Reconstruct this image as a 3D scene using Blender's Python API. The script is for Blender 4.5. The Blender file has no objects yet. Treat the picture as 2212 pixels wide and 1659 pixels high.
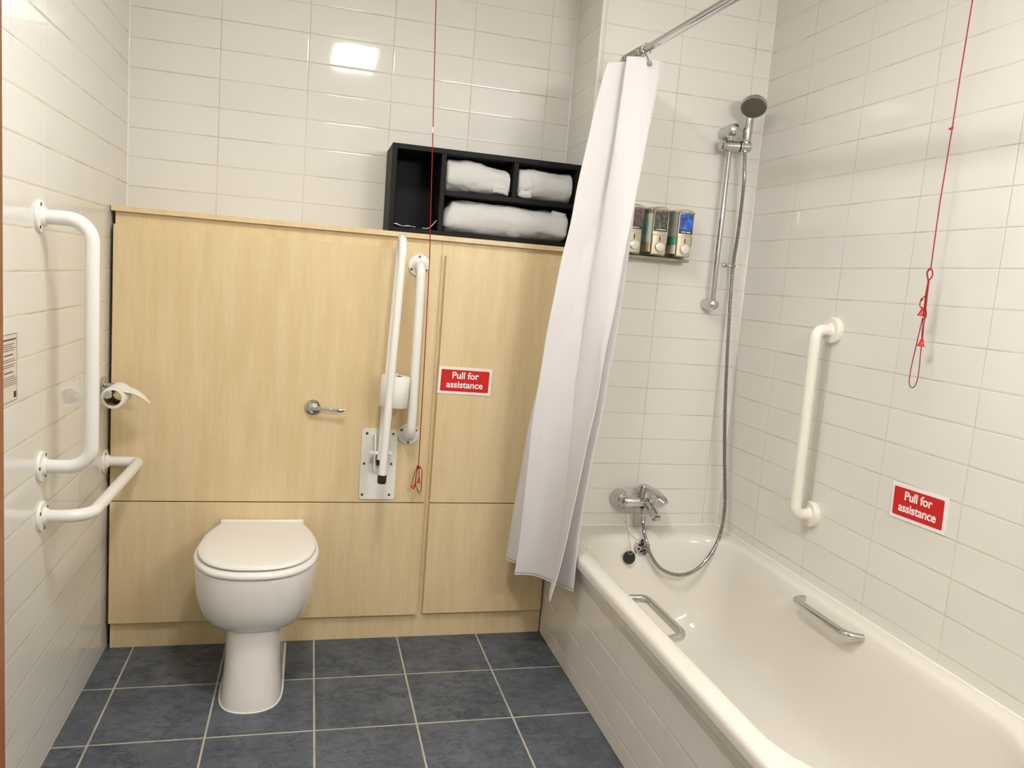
import bpy, bmesh, math, random
from mathutils import Vector, Matrix, noise
random.seed(7)
SC = bpy.context.scene
COL = SC.collection
PI = math.pi

# ------------------------------------------------------------------ measures (metres; x right, y into the room, z up)
D1 = 0.2227      # tiled back wall above the boxing
D2 = -0.0711     # tiled wall at the tap end of the bath
XR = 2.2768      # right wall
XN = 1.5954      # corner of the tap-end wall
DF = -0.018      # face of the wooden doors
LEDGE = 1.521
RIM = 0.4643
FRONT = -2.50
CEIL = 2.56

# ------------------------------------------------------------------ materials
def lin(r, g, b):
    f = lambda c: (c/255/12.92) if c/255 <= 0.04045 else ((c/255+0.055)/1.055)**2.4
    return (f(r), f(g), f(b), 1.0)

def new_mat(name):
    m = bpy.data.materials.new(name); m.use_nodes = True
    nt = m.node_tree
    return m, nt, nt.nodes['Principled BSDF']

def mat(name, col, rough=0.5, metal=0.0, spec=0.5, **kw):
    m, nt, b = new_mat(name)
    b.inputs['Base Color'].default_value = col
    b.inputs['Roughness'].default_value = rough
    b.inputs['Metallic'].default_value = metal
    b.inputs['Specular IOR Level'].default_value = spec
    for k, v in kw.items():
        b.inputs[k.replace('_', ' ')].default_value = v
    return m

class NB:
    """tiny node builder"""
    def __init__(s, nt): s.nt = nt; s.L = nt.links
    def n(s, t, **kw):
        o = s.nt.nodes.new(t)
        for k, v in kw.items(): setattr(o, k, v)
        return o
    def put(s, sock, v):
        if isinstance(v, bpy.types.NodeSocket): s.L.new(v, sock)
        else: sock.default_value = v
    def math(s, op, a, b=None, c=None):
        o = s.n('ShaderNodeMath', operation=op)
        s.put(o.inputs[0], a)
        if b is not None: s.put(o.inputs[1], b)
        if c is not None: s.put(o.inputs[2], c)
        return o.outputs[0]
    def mix(s, f, a, b, blend='MIX'):
        o = s.n('ShaderNodeMix', data_type='RGBA', blend_type=blend)
        s.put(o.inputs[0], f); s.put(o.inputs[6], a); s.put(o.inputs[7], b)
        return o.outputs[2]
    def smooth(s, v, lo, hi, to0=0.0, to1=1.0):
        o = s.n('ShaderNodeMapRange', interpolation_type='SMOOTHSTEP')
        s.put(o.inputs[0], v)
        for i, x in enumerate((lo, hi, to0, to1)): o.inputs[i+1].default_value = x
        return o.outputs[0]
    def noise(s, vec, scale, detail=3.0, rough=0.55, dim='3D'):
        o = s.n('ShaderNodeTexNoise', noise_dimensions=dim)
        s.L.new(vec, o.inputs['Vector'])
        o.inputs['Scale'].default_value = scale; o.inputs['Detail'].default_value = detail
        o.inputs['Roughness'].default_value = rough
        return o.outputs[0]
    def scalevec(s, vec, x, y, z):
        o = s.n('ShaderNodeVectorMath', operation='MULTIPLY')
        s.L.new(vec, o.inputs[0]); o.inputs[1].default_value = (x, y, z)
        return o.outputs[0]

def tile_mat(name, col, grout, pu=0.3, pv=0.1, ux=0.0, uy=0.0, vz=0.0, joint=0.0022, tilt=0.0035, floor=False, thin=1.0):
    """ceramic tiles on a grid in world coordinates; u runs along x or y according to which way the face looks"""
    m, nt, b = new_mat(name); N = NB(nt)
    g = N.n('ShaderNodeNewGeometry')
    sep = N.n('ShaderNodeSeparateXYZ'); N.L.new(g.outputs['Position'], sep.inputs[0])
    sn = N.n('ShaderNodeSeparateXYZ'); N.L.new(g.outputs['True Normal'], sn.inputs[0])
    if floor:
        u = N.math('DIVIDE', N.math('SUBTRACT', sep.outputs[0], ux), pu)
        v = N.math('DIVIDE', N.math('SUBTRACT', sep.outputs[1], uy), pv)
    else:
        isx = N.math('GREATER_THAN', N.math('ABSOLUTE', sn.outputs[0]), 0.5)
        c = N.n('ShaderNodeMix', data_type='FLOAT')
        N.put(c.inputs[0], isx)
        N.put(c.inputs[2], N.math('SUBTRACT', sep.outputs[0], ux)); N.put(c.inputs[3], N.math('SUBTRACT', sep.outputs[1], uy))
        u = N.math('DIVIDE', c.outputs[0], pu)
        v = N.math('DIVIDE', N.math('SUBTRACT', sep.outputs[2], vz), pv)
    fu, fv = N.math('FRACT', u), N.math('FRACT', v)
    du = N.math('MULTIPLY', N.math('MINIMUM', fu, N.math('SUBTRACT', 1.0, fu)), pu*thin)
    dv = N.math('MULTIPLY', N.math('MINIMUM', fv, N.math('SUBTRACT', 1.0, fv)), pv)
    d = N.math('MINIMUM', du, dv)
    face = N.smooth(d, joint*0.5, joint*0.5+0.0008)
    pillow = N.smooth(d, joint*0.3, joint*0.5+0.0040)
    cell = N.n('ShaderNodeCombineXYZ')
    N.put(cell.inputs[0], N.math('FLOOR', u)); N.put(cell.inputs[1], N.math('FLOOR', v)); cell.inputs[2].default_value = 3.7
    wn = N.n('ShaderNodeTexWhiteNoise', noise_dimensions='3D'); N.L.new(cell.outputs[0], wn.inputs['Vector'])
    sr = N.n('ShaderNodeSeparateColor'); N.L.new(wn.outputs['Color'], sr.inputs[0])
    tu = N.math('MULTIPLY', N.math('MULTIPLY', N.math('SUBTRACT', sr.outputs[0], 0.5), 2*tilt), N.math('MULTIPLY', fu, pu))
    tv = N.math('MULTIPLY', N.math('MULTIPLY', N.math('SUBTRACT', sr.outputs[1], 0.5), 2*tilt), N.math('MULTIPLY', fv, pv))
    pos = g.outputs['Position']
    wav = N.math('MULTIPLY', N.noise(pos, 9.0, 1.0), 0.0004 if not floor else 0.0016)
    fine = N.math('MULTIPLY', N.noise(pos, 45.0, 4.0), 0.0 if not floor else 0.0012)
    h = N.math('ADD', N.math('MULTIPLY', pillow, 0.00045), N.math('ADD', N.math('ADD', tu, tv), N.math('ADD', wav, fine)))
    bump = N.n('ShaderNodeBump'); bump.inputs['Strength'].default_value = 1.0; bump.inputs['Distance'].default_value = 1.0
    N.L.new(h, bump.inputs['Height']); N.L.new(bump.outputs[0], b.inputs['Normal'])
    if floor:
        n1 = N.noise(pos, 5.0, 6.0, 0.62); n2 = N.noise(pos, 26.0, 6.0, 0.7)
        off = N.n('ShaderNodeVectorMath', operation='ADD'); N.L.new(pos, off.inputs[0])
        sv = N.n('ShaderNodeVectorMath', operation='SCALE'); N.L.new(wn.outputs['Color'], sv.inputs[0]); sv.inputs['Scale'].default_value = 5.0
        N.L.new(sv.outputs[0], off.inputs[1])
        vein = N.noise(N.scalevec(off.outputs[0], 1.0, 2.2, 1.0), 6.5, 7.0, 0.68)
        base = N.mix(N.smooth(n1, 0.32, 0.68), lin(*col[0]), lin(*col[1]))
        base = N.mix(N.smooth(n2, 0.42, 0.75, 0.0, 0.5), base, lin(*col[2]))
        ridge = N.math('ABSOLUTE', N.math('SUBTRACT', vein, 0.5))
        base = N.mix(N.smooth(ridge, 0.0, 0.022, 0.75, 0.0), base, lin(*col[3]))
        base = N.mix(N.math('MULTIPLY', N.math('SUBTRACT', sr.outputs[2], 0.3), 0.35), base, lin(*col[1]))
        b.inputs['Roughness'].default_value = 0.42
        b.inputs['Specular IOR Level'].default_value = 0.35
    else:
        base = N.mix(N.math('MULTIPLY', sr.outputs[2], 0.5), lin(*col), lin(*[c-4 for c in col]))
        b.inputs['Specular IOR Level'].default_value = 0.55
        N.L.new(N.math('ADD', 0.07, N.math('MULTIPLY', N.math('SUBTRACT', 1.0, face), 0.6)), b.inputs['Roughness'])
    gn = N.mix(N.smooth(N.noise(pos, 7.0, 3.0), 0.40, 0.72), lin(*grout), lin(*[int(c*0.86) for c in grout]))
    N.L.new(N.mix(face, gn, base), b.inputs['Base Color'])
    return m

def wood_mat(name, c0, c1, c2, along='z', rough=0.38):
    m, nt, b = new_mat(name); N = NB(nt)
    g = N.n('ShaderNodeNewGeometry'); p = g.outputs['Position']
    a = N.noise(N.scalevec(p, 9, 9, 0.9), 3.0, 4.0, 0.6)
    f = N.noise(N.scalevec(p, 120, 120, 3.0), 3.0, 3.0, 0.6)
    hh = N.noise(N.scalevec(p, 7, 7, 190), 2.0, 2.0, 0.5)
    base = N.mix(N.smooth(a, 0.3, 0.7), lin(*c0), lin(*c1))
    base = N.mix(N.smooth(f, 0.45, 0.75, 0.0, 0.35), base, lin(*c2))
    base = N.mix(N.smooth(hh, 0.55, 0.8, 0.0, 0.28), base, lin(*c2))
    N.L.new(base, b.inputs['Base Color'])
    b.inputs['Roughness'].default_value = rough; b.inputs['Specular IOR Level'].default_value = 0.35
    bump = N.n('ShaderNodeBump'); bump.inputs['Strength'].default_value = 0.12; bump.inputs['Distance'].default_value = 0.002
    N.L.new(hh, bump.inputs['Height']); N.L.new(bump.outputs[0], b.inputs['Normal'])
    return m

def cloth_mat(name, col, rough, bscale, bdist, translucent=0.0, sheen=0.0):
    m, nt, b = new_mat(name); N = NB(nt)
    b.inputs['Base Color'].default_value = col; b.inputs['Roughness'].default_value = rough
    b.inputs['Sheen Weight'].default_value = sheen; b.inputs['Specular IOR Level'].default_value = 0.25
    g = N.n('ShaderNodeNewGeometry')
    nn = N.noise(g.outputs['Position'], bscale, 4.0, 0.7)
    bump = N.n('ShaderNodeBump'); bump.inputs['Strength'].default_value = 1.0; bump.inputs['Distance'].default_value = bdist
    N.L.new(nn, bump.inputs['Height']); N.L.new(bump.outputs[0], b.inputs['Normal'])
    if translucent:
        t = N.n('ShaderNodeBsdfTranslucent'); t.inputs[0].default_value = col
        mx = N.n('ShaderNodeMixShader'); mx.inputs[0].default_value = translucent
        N.L.new(b.outputs[0], mx.inputs[1]); N.L.new(t.outputs[0], mx.inputs[2])
        N.L.new(mx.outputs[0], nt.nodes['Material Output'].inputs[0])
    return m

def picture_mat(name, cols, scale, kind):
    m, nt, b = new_mat(name); N = NB(nt)
    g = N.n('ShaderNodeNewGeometry'); p = g.outputs['Position']
    if kind == 'beans':
        v = N.n('ShaderNodeTexVoronoi'); N.L.new(N.scalevec(p, 1.0, 0.2, 0.7), v.inputs['Vector']); v.inputs['Scale'].default_value = scale
        f = N.smooth(v.outputs['Distance'], 0.05, 0.75)
        s = N.n('ShaderNodeSeparateColor'); N.L.new(v.outputs['Color'], s.inputs[0])
        c = N.mix(s.outputs[0], lin(*cols[0]), lin(*cols[1]))
        c = N.mix(f, c, lin(*cols[2]))
    else:
        n = N.noise(N.scalevec(p, 1.0, 0.2, 0.6), scale, 3.0, 0.5)
        c = N.mix(N.smooth(n, 0.35, 0.55), lin(*cols[0]), lin(*cols[1]))
        c = N.mix(N.smooth(n, 0.56, 0.75), c, lin(*cols[2]))
    N.L.new(c, b.inputs['Base Color']); b.inputs['Roughness'].default_value = 0.3
    return m

TILE = (232, 229, 221)
GROUT = (217, 207, 189)
M = {}
M['tile_back'] = tile_mat('tile_back', TILE, GROUT, ux=-0.0046, uy=0.0, vz=0.0054)
M['tile_left'] = tile_mat('tile_left', TILE, (224, 211, 186), ux=0.0, uy=-0.034, vz=0.0119, joint=0.003, tilt=0.0025, thin=3.0)
M['tile_end'] = tile_mat('tile_end', TILE, GROUT, ux=0.1101, uy=0.2227, vz=0.0132)
M['tile_right'] = tile_mat('tile_right', TILE, GROUT, ux=0.0, uy=-0.0395, vz=0.0035, thin=1.7)
M['tile_bath'] = tile_mat('tile_bath', (232, 227, 218), (248, 240, 224), ux=0.0, uy=-0.2, vz=0.060, joint=0.004, thin=2.2)
M['floor'] = tile_mat('floor_slate', ((69, 77, 87), (93, 99, 107), (122, 124, 126), (40, 45, 52)), (186, 180, 164), pu=0.3081, pv=0.3081,
                      ux=0.0906, uy=-0.2831, joint=0.0050, tilt=0.001, floor=True)
M['maple'] = wood_mat('maple_laminate', (230, 210, 168), (222, 198, 152), (212, 184, 136))
M['door_wood'] = wood_mat('stained_door_wood', (150, 88, 46), (132, 72, 36), (112, 60, 30))
M['ceiling'] = mat('ceiling_paint', lin(240, 236, 228), 0.8)
M['hall'] = mat('hall_paint', lin(196, 180, 156), 0.8)
M['carpet'] = mat('hall_carpet', lin(92, 80, 72), 0.95)
M['ceramic'] = mat('white_ceramic', lin(236, 232, 225), 0.08, spec=0.6, Coat_Weight=0.3)
M['seat_plastic'] = mat('white_seat_plastic', lin(240, 237, 231), 0.16, spec=0.5)
M['enamel'] = mat('bath_enamel', lin(228, 223, 213), 0.09, spec=0.55)
M['white_paint'] = mat('white_powder_coat', lin(240, 237, 230), 0.22, spec=0.5)
M['white_plastic'] = mat('white_plastic', lin(238, 233, 222), 0.25)
M['cream_plastic'] = mat('cream_fluted_plastic', lin(236, 231, 218), 0.32)
M['chrome'] = mat('chrome', (0.62, 0.615, 0.605, 1), 0.05, 1.0)
M['satin'] = mat('satin_metal', (0.52, 0.51, 0.49, 1), 0.25, 1.0)
M['groove'] = mat('dark_groove', (0.03, 0.027, 0.025, 1), 0.5, 0.0)
M['screw'] = mat('screw_steel', (0.16, 0.15, 0.14, 1), 0.35, 0.8)
M['black'] = mat('black_stained_wood', lin(22, 20, 19), 0.55, spec=0.2)
M['rubber'] = mat('black_rubber', lin(30, 27, 25), 0.6)
M['dark'] = mat('dark_hole', (0.006, 0.005, 0.005, 1), 0.8)
M['towel'] = cloth_mat('white_towelling', lin(250, 248, 243), 0.95, 260.0, 0.006, sheen=0.4)
M['curtain'] = cloth_mat('white_polyester', lin(240, 236, 235), 0.6, 900.0, 0.0003, translucent=0.18)
M['tissue'] = cloth_mat('white_tissue', lin(244, 240, 230), 0.95, 300.0, 0.0012)
M['card'] = mat('brown_card', lin(120, 92, 60), 0.9)
M['red'] = mat('sign_red', lin(206, 26, 24), 0.35)
M['sign_white'] = mat('sign_white', lin(244, 242, 238), 0.35)
M['cord'] = mat('red_cord', lin(150, 14, 16), 0.6)
M['bell'] = mat('red_plastic', lin(192, 26, 22), 0.35)
M['paper'] = mat('printed_label', lin(222, 212, 192), 0.6)
M['ink'] = mat('print_ink', lin(92, 74, 66), 0.8)
M['clear'] = mat('frosted_chamber', lin(214, 210, 198), 0.3, Transmission_Weight=0.6, IOR=1.3)
M['lotion'] = mat('white_lotion', lin(208, 214, 202), 0.5)
M['green'] = mat('green_gel', lin(52, 128, 98), 0.3)
M['beige'] = mat('dispenser_metallic_beige', lin(196, 184, 160), 0.35, 0.25)
M['backplate'] = mat('dispenser_grey_plate', lin(160, 150, 130), 0.4)
M['button'] = mat('pearl_button', lin(226, 220, 208), 0.28, 0.2)
M['pic_beans'] = picture_mat('picture_nuts', ((150, 92, 70), (96, 48, 34), (46, 22, 18)), 150.0, 'beans')
M['pic_leaves'] = picture_mat('picture_leaves', ((128, 134, 84), (60, 66, 44), (34, 30, 26)), 110.0, 'beans')
M['pic_water'] = picture_mat('picture_water', ((14, 30, 92), (30, 92, 190), (120, 180, 236)), 60.0, 'water')
M['label_black'] = mat('label_black', lin(24, 22, 22), 0.4)
M['silicone'] = mat('white_silicone', lin(240, 236, 226), 0.35)
M['spray'] = mat('spray_face', lin(92, 86, 76), 0.45)
def lamp_mat(name, col, s):
    m, nt, b = new_mat(name)
    b.inputs['Base Color'].default_value = (0.8, 0.8, 0.8, 1)
    b.inputs['Emission Color'].default_value = col; b.inputs['Emission Strength'].default_value = s
    return m
M['lamp'] = lamp_mat('lamp_diffuser', (1.0, 0.99, 0.982, 1), 64.0)
M['fill_wall'] = lamp_mat('wall_fill_diffuser', (1.0, 0.99, 0.982, 1), 70.0)
M['fill_hall'] = lamp_mat('hall_fill_diffuser', (1.0, 0.93, 0.84, 1), 16.0)

# ------------------------------------------------------------------ mesh helpers (everything in world coordinates)
class MB:
    def __init__(s): s.bm = bmesh.new(); s.mi = 0
    def _tag(s, faces):
        for f in faces: f.material_index = s.mi
    def box(s, x0, x1, y0, y1, z0, z1, bev=0.0, seg=2):
        vs = [s.bm.verts.new((x, y, z)) for x in (x0, x1) for y in (y0, y1) for z in (z0, z1)]
        idx = [(0, 1, 3, 2), (4, 6, 7, 5), (0, 4, 5, 1), (2, 3, 7, 6), (0, 2, 6, 4), (1, 5, 7, 3)]
        fs = [s.bm.faces.new([vs[i] for i in q]) for q in idx]
        s._tag(fs)
        if bev > 0:
            es = list({e for f in fs for e in f.edges})
            r = bmesh.ops.bevel(s.bm, geom=es, offset=bev, segments=seg, profile=0.5, affect='EDGES', clamp_overlap=True)
            s._tag(r['faces'])
        return s
    def loft(s, loops, cap0=True, cap1=True, closed=True):
        rows = [[s.bm.verts.new(p) for p in lp] for lp in loops]
        n = len(rows[0]); fs = []
        for a, b in zip(rows, rows[1:]):
            for i in range(n if closed else n-1):
                j = (i+1) % n
                fs.append(s.bm.faces.new((a[i], a[j], b[j], b[i])))
        if cap0: fs.append(s.bm.faces.new(rows[0][::-1]))
        if cap1: fs.append(s.bm.faces.new(rows[-1]))
        s._tag(fs); return s
    def tube(s, path, r, seg=16, caps=True):
        path = [Vector(p) for p in path]
        rad = r if isinstance(r, (list, tuple)) else [r]*len(path)
        loops = []; T0 = None; nrm = None
        for i, p in enumerate(path):
            if i == 0: t = path[1]-p
            elif i == len(path)-1: t = p-path[i-1]
            else: t = (path[i+1]-p).normalized()+(p-path[i-1]).normalized()
            t.normalize()
            if nrm is None:
                a = Vector((0, 0, 1)) if abs(t.z) < 0.9 else Vector((1, 0, 0))
                nrm = (a-t*a.dot(t)).normalized()
            else:
                q = T0.rotation_difference(t); nrm = (q @ nrm); nrm = (nrm-t*nrm.dot(t)).normalized()
            T0 = t; bn = t.cross(nrm)
            loops.append([p+(nrm*math.cos(2*PI*k/seg)+bn*math.sin(2*PI*k/seg))*rad[i] for k in range(seg)])
        return s.loft(loops, caps, caps)
    def lathe(s, prof, o, axis, seg=32):
        """prof: (radius, height) pairs along axis from o"""
        o = Vector(o); ax = Vector(axis).normalized()
        a = Vector((0, 0, 1)) if abs(ax.z) < 0.9 else Vector((1, 0, 0))
        u = (a-ax*a.dot(ax)).normalized(); v = ax.cross(u)
        loops = [[o+ax*h+(u*math.cos(2*PI*k/seg)+v*math.sin(2*PI*k/seg))*max(r, 1e-5) for k in range(seg)] for r, h in prof]
        return s.loft(loops)
    def prism(s, pts, d, bev=0.0):
        """pts: closed polygon of 3-D points, extruded by vector d"""
        d = Vector(d); a = [Vector(p) for p in pts]
        nf = len(s.bm.faces)
        s.loft([a, [p+d for p in a]])
        if bev:
            s.bm.faces.ensure_lookup_table()
            fs = s.bm.faces[nf:]; es = list({e for f in fs for e in f.edges if e.calc_face_angle(0) > 0.6})
            r = bmesh.ops.bevel(s.bm, geom=es, offset=bev, segments=2, profile=0.5, affect='EDGES'); s._tag(r['faces'])
        return s
    def grid(s, fn, nu, nv):
        vs = [[s.bm.verts.new(fn(i/nu, j/nv)) for j in range(nv+1)] for i in range(nu+1)]
        fs = [s.bm.faces.new((vs[i][j], vs[i+1][j], vs[i+1][j+1], vs[i][j+1])) for i in range(nu) for j in range(nv)]
        s._tag(fs); return s

def root_of(o):
    while o.parent: o = o.parent
    return o

def add(name, mb, mats, parent=None, sharp=35, solid=0.0, subsurf=0):
    bmesh.ops.recalc_face_normals(mb.bm, faces=mb.bm.faces[:])
    me = bpy.data.meshes.new(name); mb.bm.to_mesh(me); mb.bm.free()
    for m in (mats if isinstance(mats, (list, tuple)) else [mats]): me.materials.append(M[m])
    me.polygons.foreach_set('use_smooth', [True]*len(me.polygons))
    me.set_sharp_from_angle(angle=math.radians(sharp))
    o = bpy.data.objects.new(name, me); COL.objects.link(o)
    if parent:
        o.parent = parent
        me.transform(Matrix.Translation(-root_of(parent).location))
    if solid:
        md = o.modifiers.new('thick', 'SOLIDIFY'); md.thickness = solid; md.offset = 0
    if subsurf:
        md = o.modifiers.new('smooth', 'SUBSURF'); md.levels = subsurf; md.render_levels = subsurf
    return o

def tag(o, label=None, cat=None, group=None, kind=None):
    if label: o['label'] = label
    if cat: o['category'] = cat
    if group: o['group'] = group
    if kind: o['kind'] = kind
    return o

def thing(name, loc, label, cat, group=None):
    e = bpy.data.objects.new(name, None); COL.objects.link(e)
    e.location = loc; e.empty_display_size = 0.05
    return tag(e, label, cat, group)

def structure(name, mb, mats, parent=None, label=None):
    o = add(name, mb, mats, parent)
    if not parent: tag(o, label, None, None, 'structure')
    return o

def fillet(pts, rad, n=10):
    P = [Vector(p) for p in pts]; out = [P[0]]
    for i in range(1, len(P)-1):
        a, b, c = P[i-1], P[i], P[i+1]
        r = rad[i-1] if isinstance(rad, (list, tuple)) else rad
        d1, d2 = (a-b).normalized(), (c-b).normalized()
        th = d1.angle(d2); L = r/math.tan(th/2)
        p1, p2 = b+d1*L, b+d2*L
        cen = b+(d1+d2).normalized()*(r/math.sin(th/2))
        v1, v2 = p1-cen, p2-cen
        tot = v1.angle(v2); ax = v1.cross(v2).normalized()
        for k in range(n+1):
            out.append(cen+Matrix.Rotation(tot*k/n, 3, ax) @ v1)
    out.append(P[-1]); return out

def catmull(pts, n=8, closed=False):
    P = [Vector(p) for p in pts]; out = []
    m = len(P)
    rng = range(m if closed else m-1)
    for i in rng:
        p1, p2 = P[i], P[(i+1) % m]
        p0 = P[(i-1) % m] if closed or i > 0 else p1*2-p2
        p3 = P[(i+2) % m] if closed or i+2 < m else p2*2-p1
        for k in range(n):
            t = k/n
            out.append(0.5*((2*p1)+(p2-p0)*t+(2*p0-5*p1+4*p2-p3)*t*t+(3*p1-p0-3*p2+p3)*t**3))
    if not closed: out.append(P[-1])
    return out

def rrect(x0, x1, y0, y1, r, z, nc=10, ns=8, rn=None):
    """rounded rectangle loop in the xy plane, constant point count"""
    pts = []
    q = rn or r
    cs = [(x1-r, y1-r, 0, r), (x0+r, y1-r, PI/2, r), (x0+q, y0+q, PI, q), (x1-q, y0+q, 1.5*PI, q)]
    for i, (cx, cy, a0, r) in enumerate(cs):
        for k in range(nc+1):
            a = a0+PI/2*k/nc; pts.append(Vector((cx+r*math.cos(a), cy+r*math.sin(a), z)))
        nx, ny, na, r_ = cs[(i+1) % 4]
        e = Vector((nx+r_*math.cos(na), ny+r_*math.sin(na), z)); st = pts[-1]
        for k in range(1, ns): pts.append(st.lerp(e, k/ns))
    return pts

def text_mesh(name, body, size, loc, rot, matname, parent, align='CENTER', bold=0.022, depth=0.0006, sx=1.0):
    cu = bpy.data.curves.new(name, 'FONT'); cu.body = body; cu.size = size; cu.align_x = align; cu.align_y = 'CENTER'
    cu.extrude = depth; cu.offset = bold*size; cu.resolution_u = 6
    tmp = bpy.data.objects.new(name+'_tmp', cu); COL.objects.link(tmp)
    dg = bpy.context.evaluated_depsgraph_get(); dg.update()
    me = bpy.data.meshes.new_from_object(tmp.evaluated_get(dg))
    bpy.data.objects.remove(tmp); bpy.data.curves.remove(cu)
    me.transform(Matrix.Translation(Vector(loc)-root_of(parent).location) @ rot.to_4x4() @ Matrix.Diagonal((sx, 1, 1, 1)))
    me.materials.clear(); me.materials.append(M[matname])
    me.name = name
    o = bpy.data.objects.new(name, me); COL.objects.link(o); o.parent = parent
    return o

FACE_FRONT = Matrix(((1, 0, 0), (0, 0, -1), (0, 1, 0)))       # text that looks towards -y
FACE_LEFT = Matrix(((0, 0, -1), (-1, 0, 0), (0, 1, 0)))       # text that looks towards -x

_screw = None
def screw(parent, pos, nrm, r=0.0048):
    """a small countersunk screw head, shared mesh, placed as a part"""
    global _screw
    if _screw is None:
        mb = MB(); mb.lathe([(0.0048, -0.001), (0.0048, 0.0004), (0.0038, 0.0011), (0.0016, 0.0012), (0.0014, 0.0004)], (0, 0, 0), (0, 0, 1), 14)
        bmesh.ops.recalc_face_normals(mb.bm, faces=mb.bm.faces[:])
        _screw = bpy.data.meshes.new('screw'); mb.bm.to_mesh(_screw); mb.bm.free(); _screw.materials.append(M['screw'])
    o = bpy.data.objects.new('screw', _screw); COL.objects.link(o); o.parent = parent
    o.location = Vector(pos)-root_of(parent).location
    o.rotation_euler = Vector(nrm).to_track_quat('Z', 'Y').to_euler()
    return o

# ================================================================== SETTING
T = 0.1
b = MB(); b.box(-T, XN, D1, D1+T, 0, CEIL); structure('wall_back', b, 'tile_back')
b = MB(); b.box(-T, 0, FRONT, D1, 0, CEIL); structure('wall_left', b, 'tile_left')
b = MB(); b.box(XR, XR+T, FRONT, D1+T, 0, CEIL); structure('wall_right', b, 'tile_right')
b = MB(); b.box(XN, XR, D2, D1+T, 0, CEIL); structure('wall_end', b, 'tile_end')
b = MB(); b.box(-T, XR+T, FRONT-0.12, D1+T, -0.05, 0); structure('floor', b, 'floor')
b = MB(); b.box(-T, XR+T, FRONT-0.12, D1+T, CEIL, CEIL+0.05); structure('ceiling', b, 'ceiling')
JX0, JX1, JZ = 0.5045, 1.47, 2.05
b = MB(); b.box(-T, JX0, FRONT-0.12, FRONT, 0, CEIL); b.box(JX1, XR+T, FRONT-0.12, FRONT, 0, CEIL); b.box(JX0, JX1, FRONT-0.12, FRONT, JZ, CEIL)
structure('wall_front', b, 'tile_back')
# stained wooden lining of the doorway the picture was taken from
b = MB(); b.box(JX0, JX0+0.025, FRONT-0.125, FRONT+0.0, 0, JZ-0.025, 0.002); b.box(JX1-0.025, JX1, FRONT-0.125, FRONT, 0, JZ-0.025, 0.002)
b.box(JX0, JX1, FRONT-0.125, FRONT, JZ-0.025, JZ, 0.002)
structure('trim_1', b, 'door_wood', label='stained wooden door lining at the left edge of the photo')
# the hall behind
HY = -4.1
b = MB(); b.box(-0.5, 2.6, HY, FRONT-0.12, -0.05, 0); structure('floor_hall', b, 'carpet')
b = MB(); b.box(-0.5, 2.6, HY, FRONT-0.12, CEIL, CEIL+0.05); structure('ceiling_hall', b, 'ceiling')
b = MB(); b.box(-0.6, -0.5, HY, FRONT-0.12, 0, CEIL); structure('wall_hall_left', b, 'hall')
b = MB(); b.box(2.6, 2.7, HY, FRONT-0.12, 0, CEIL); structure('wall_hall_right', b, 'hall')
b = MB(); b.box(-0.6, 2.7, HY-0.1, HY, 0, CEIL); structure('wall_hall_back', b, 'hall')
# white corner bead and sealant lines
b = MB(); b.tube([(XN+0.001, D2+0.001, RIM), (XN+0.001, D2+0.001, CEIL)], 0.0055, 10); structure('trim_2', b, 'silicone', label='white corner bead on the tiled corner beside the curtain')
b = MB(); b.tube([(XR, D2, RIM), (XR, D2, CEIL)], 0.0035, 8); structure('trim_3', b, 'silicone', label='white sealant line up the corner behind the shower hose')
b = MB(); b.tube([(XN, D1, LEDGE), (XN, D1, CEIL)], 0.003, 8); structure('trim_4', b, 'silicone', label='sealant line up the inner corner right of the black shelf unit')
b = MB(); b.tube([(0.0, D1, LEDGE), (0.0, D1, CEIL)], 0.0028, 8); structure('trim_5', b, 'silicone', label='sealant line up the corner above the left end of the wooden boxing')
b = MB(); b.tube([(1.60, D2, RIM+0.001), (XR, D2, RIM+0.001), (XR, -1.771, RIM+0.001)], 0.005, 8); structure('trim_6', b, 'silicone', label='white sealant bead where the bath meets the tiles')

# ================================================================== WOODEN BOXING
def door_box(name, x0, x1, z0, z1, parent):
    m = MB(); m.box(x0, x1, DF, -0.0005, z0, z1, 0.0012, 1); return add(name, m, 'maple', parent)
t = thing('cistern_cabinet', (0.55, 0.1, 0.1), 'wide maple boxing behind the toilet with two flush panels', 'cabinet')
b = MB(); b.box(0.014, 1.0905, 0.0, 0.205, 0.1, 1.503); add('carcass', b, 'maple', t)
door_box('upper_panel', 0.0115, 1.083, 0.5365, 1.462, t)
door_box('lower_panel', 0.0115, 1.082, 0.096, 0.5325, t)
t = thing('storage_cabinet', (1.34, 0.1, 0.1), 'narrow maple cupboard beside the shower curtain with a red sign on its door', 'cabinet')
b = MB(); b.box(1.0915, 1.586, 0.0, 0.205, 0.1, 1.503); add('carcass', b, 'maple', t)
door_box('upper_door', 1.1045, 1.575, 0.5365, 1.452, t)
door_box('lower_door', 1.1045, 1.575, 0.099, 0.5325, t)
b = MB(); b.box(0.014, 1.580, 0.0, 0.018, 0.0005, 0.0995); tag(add('kick_board', b, 'maple'), 'maple kick board along the floor under the wooden doors', 'kick board')
b = MB(); b.box(0.004, 1.5935, -0.0195, D1-0.0005, 1.5035, LEDGE, 0.001, 1); tag(add('ledge_top', b, 'maple'), 'long maple ledge on top of the wooden boxing, under the black shelf unit', 'ledge')

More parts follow.
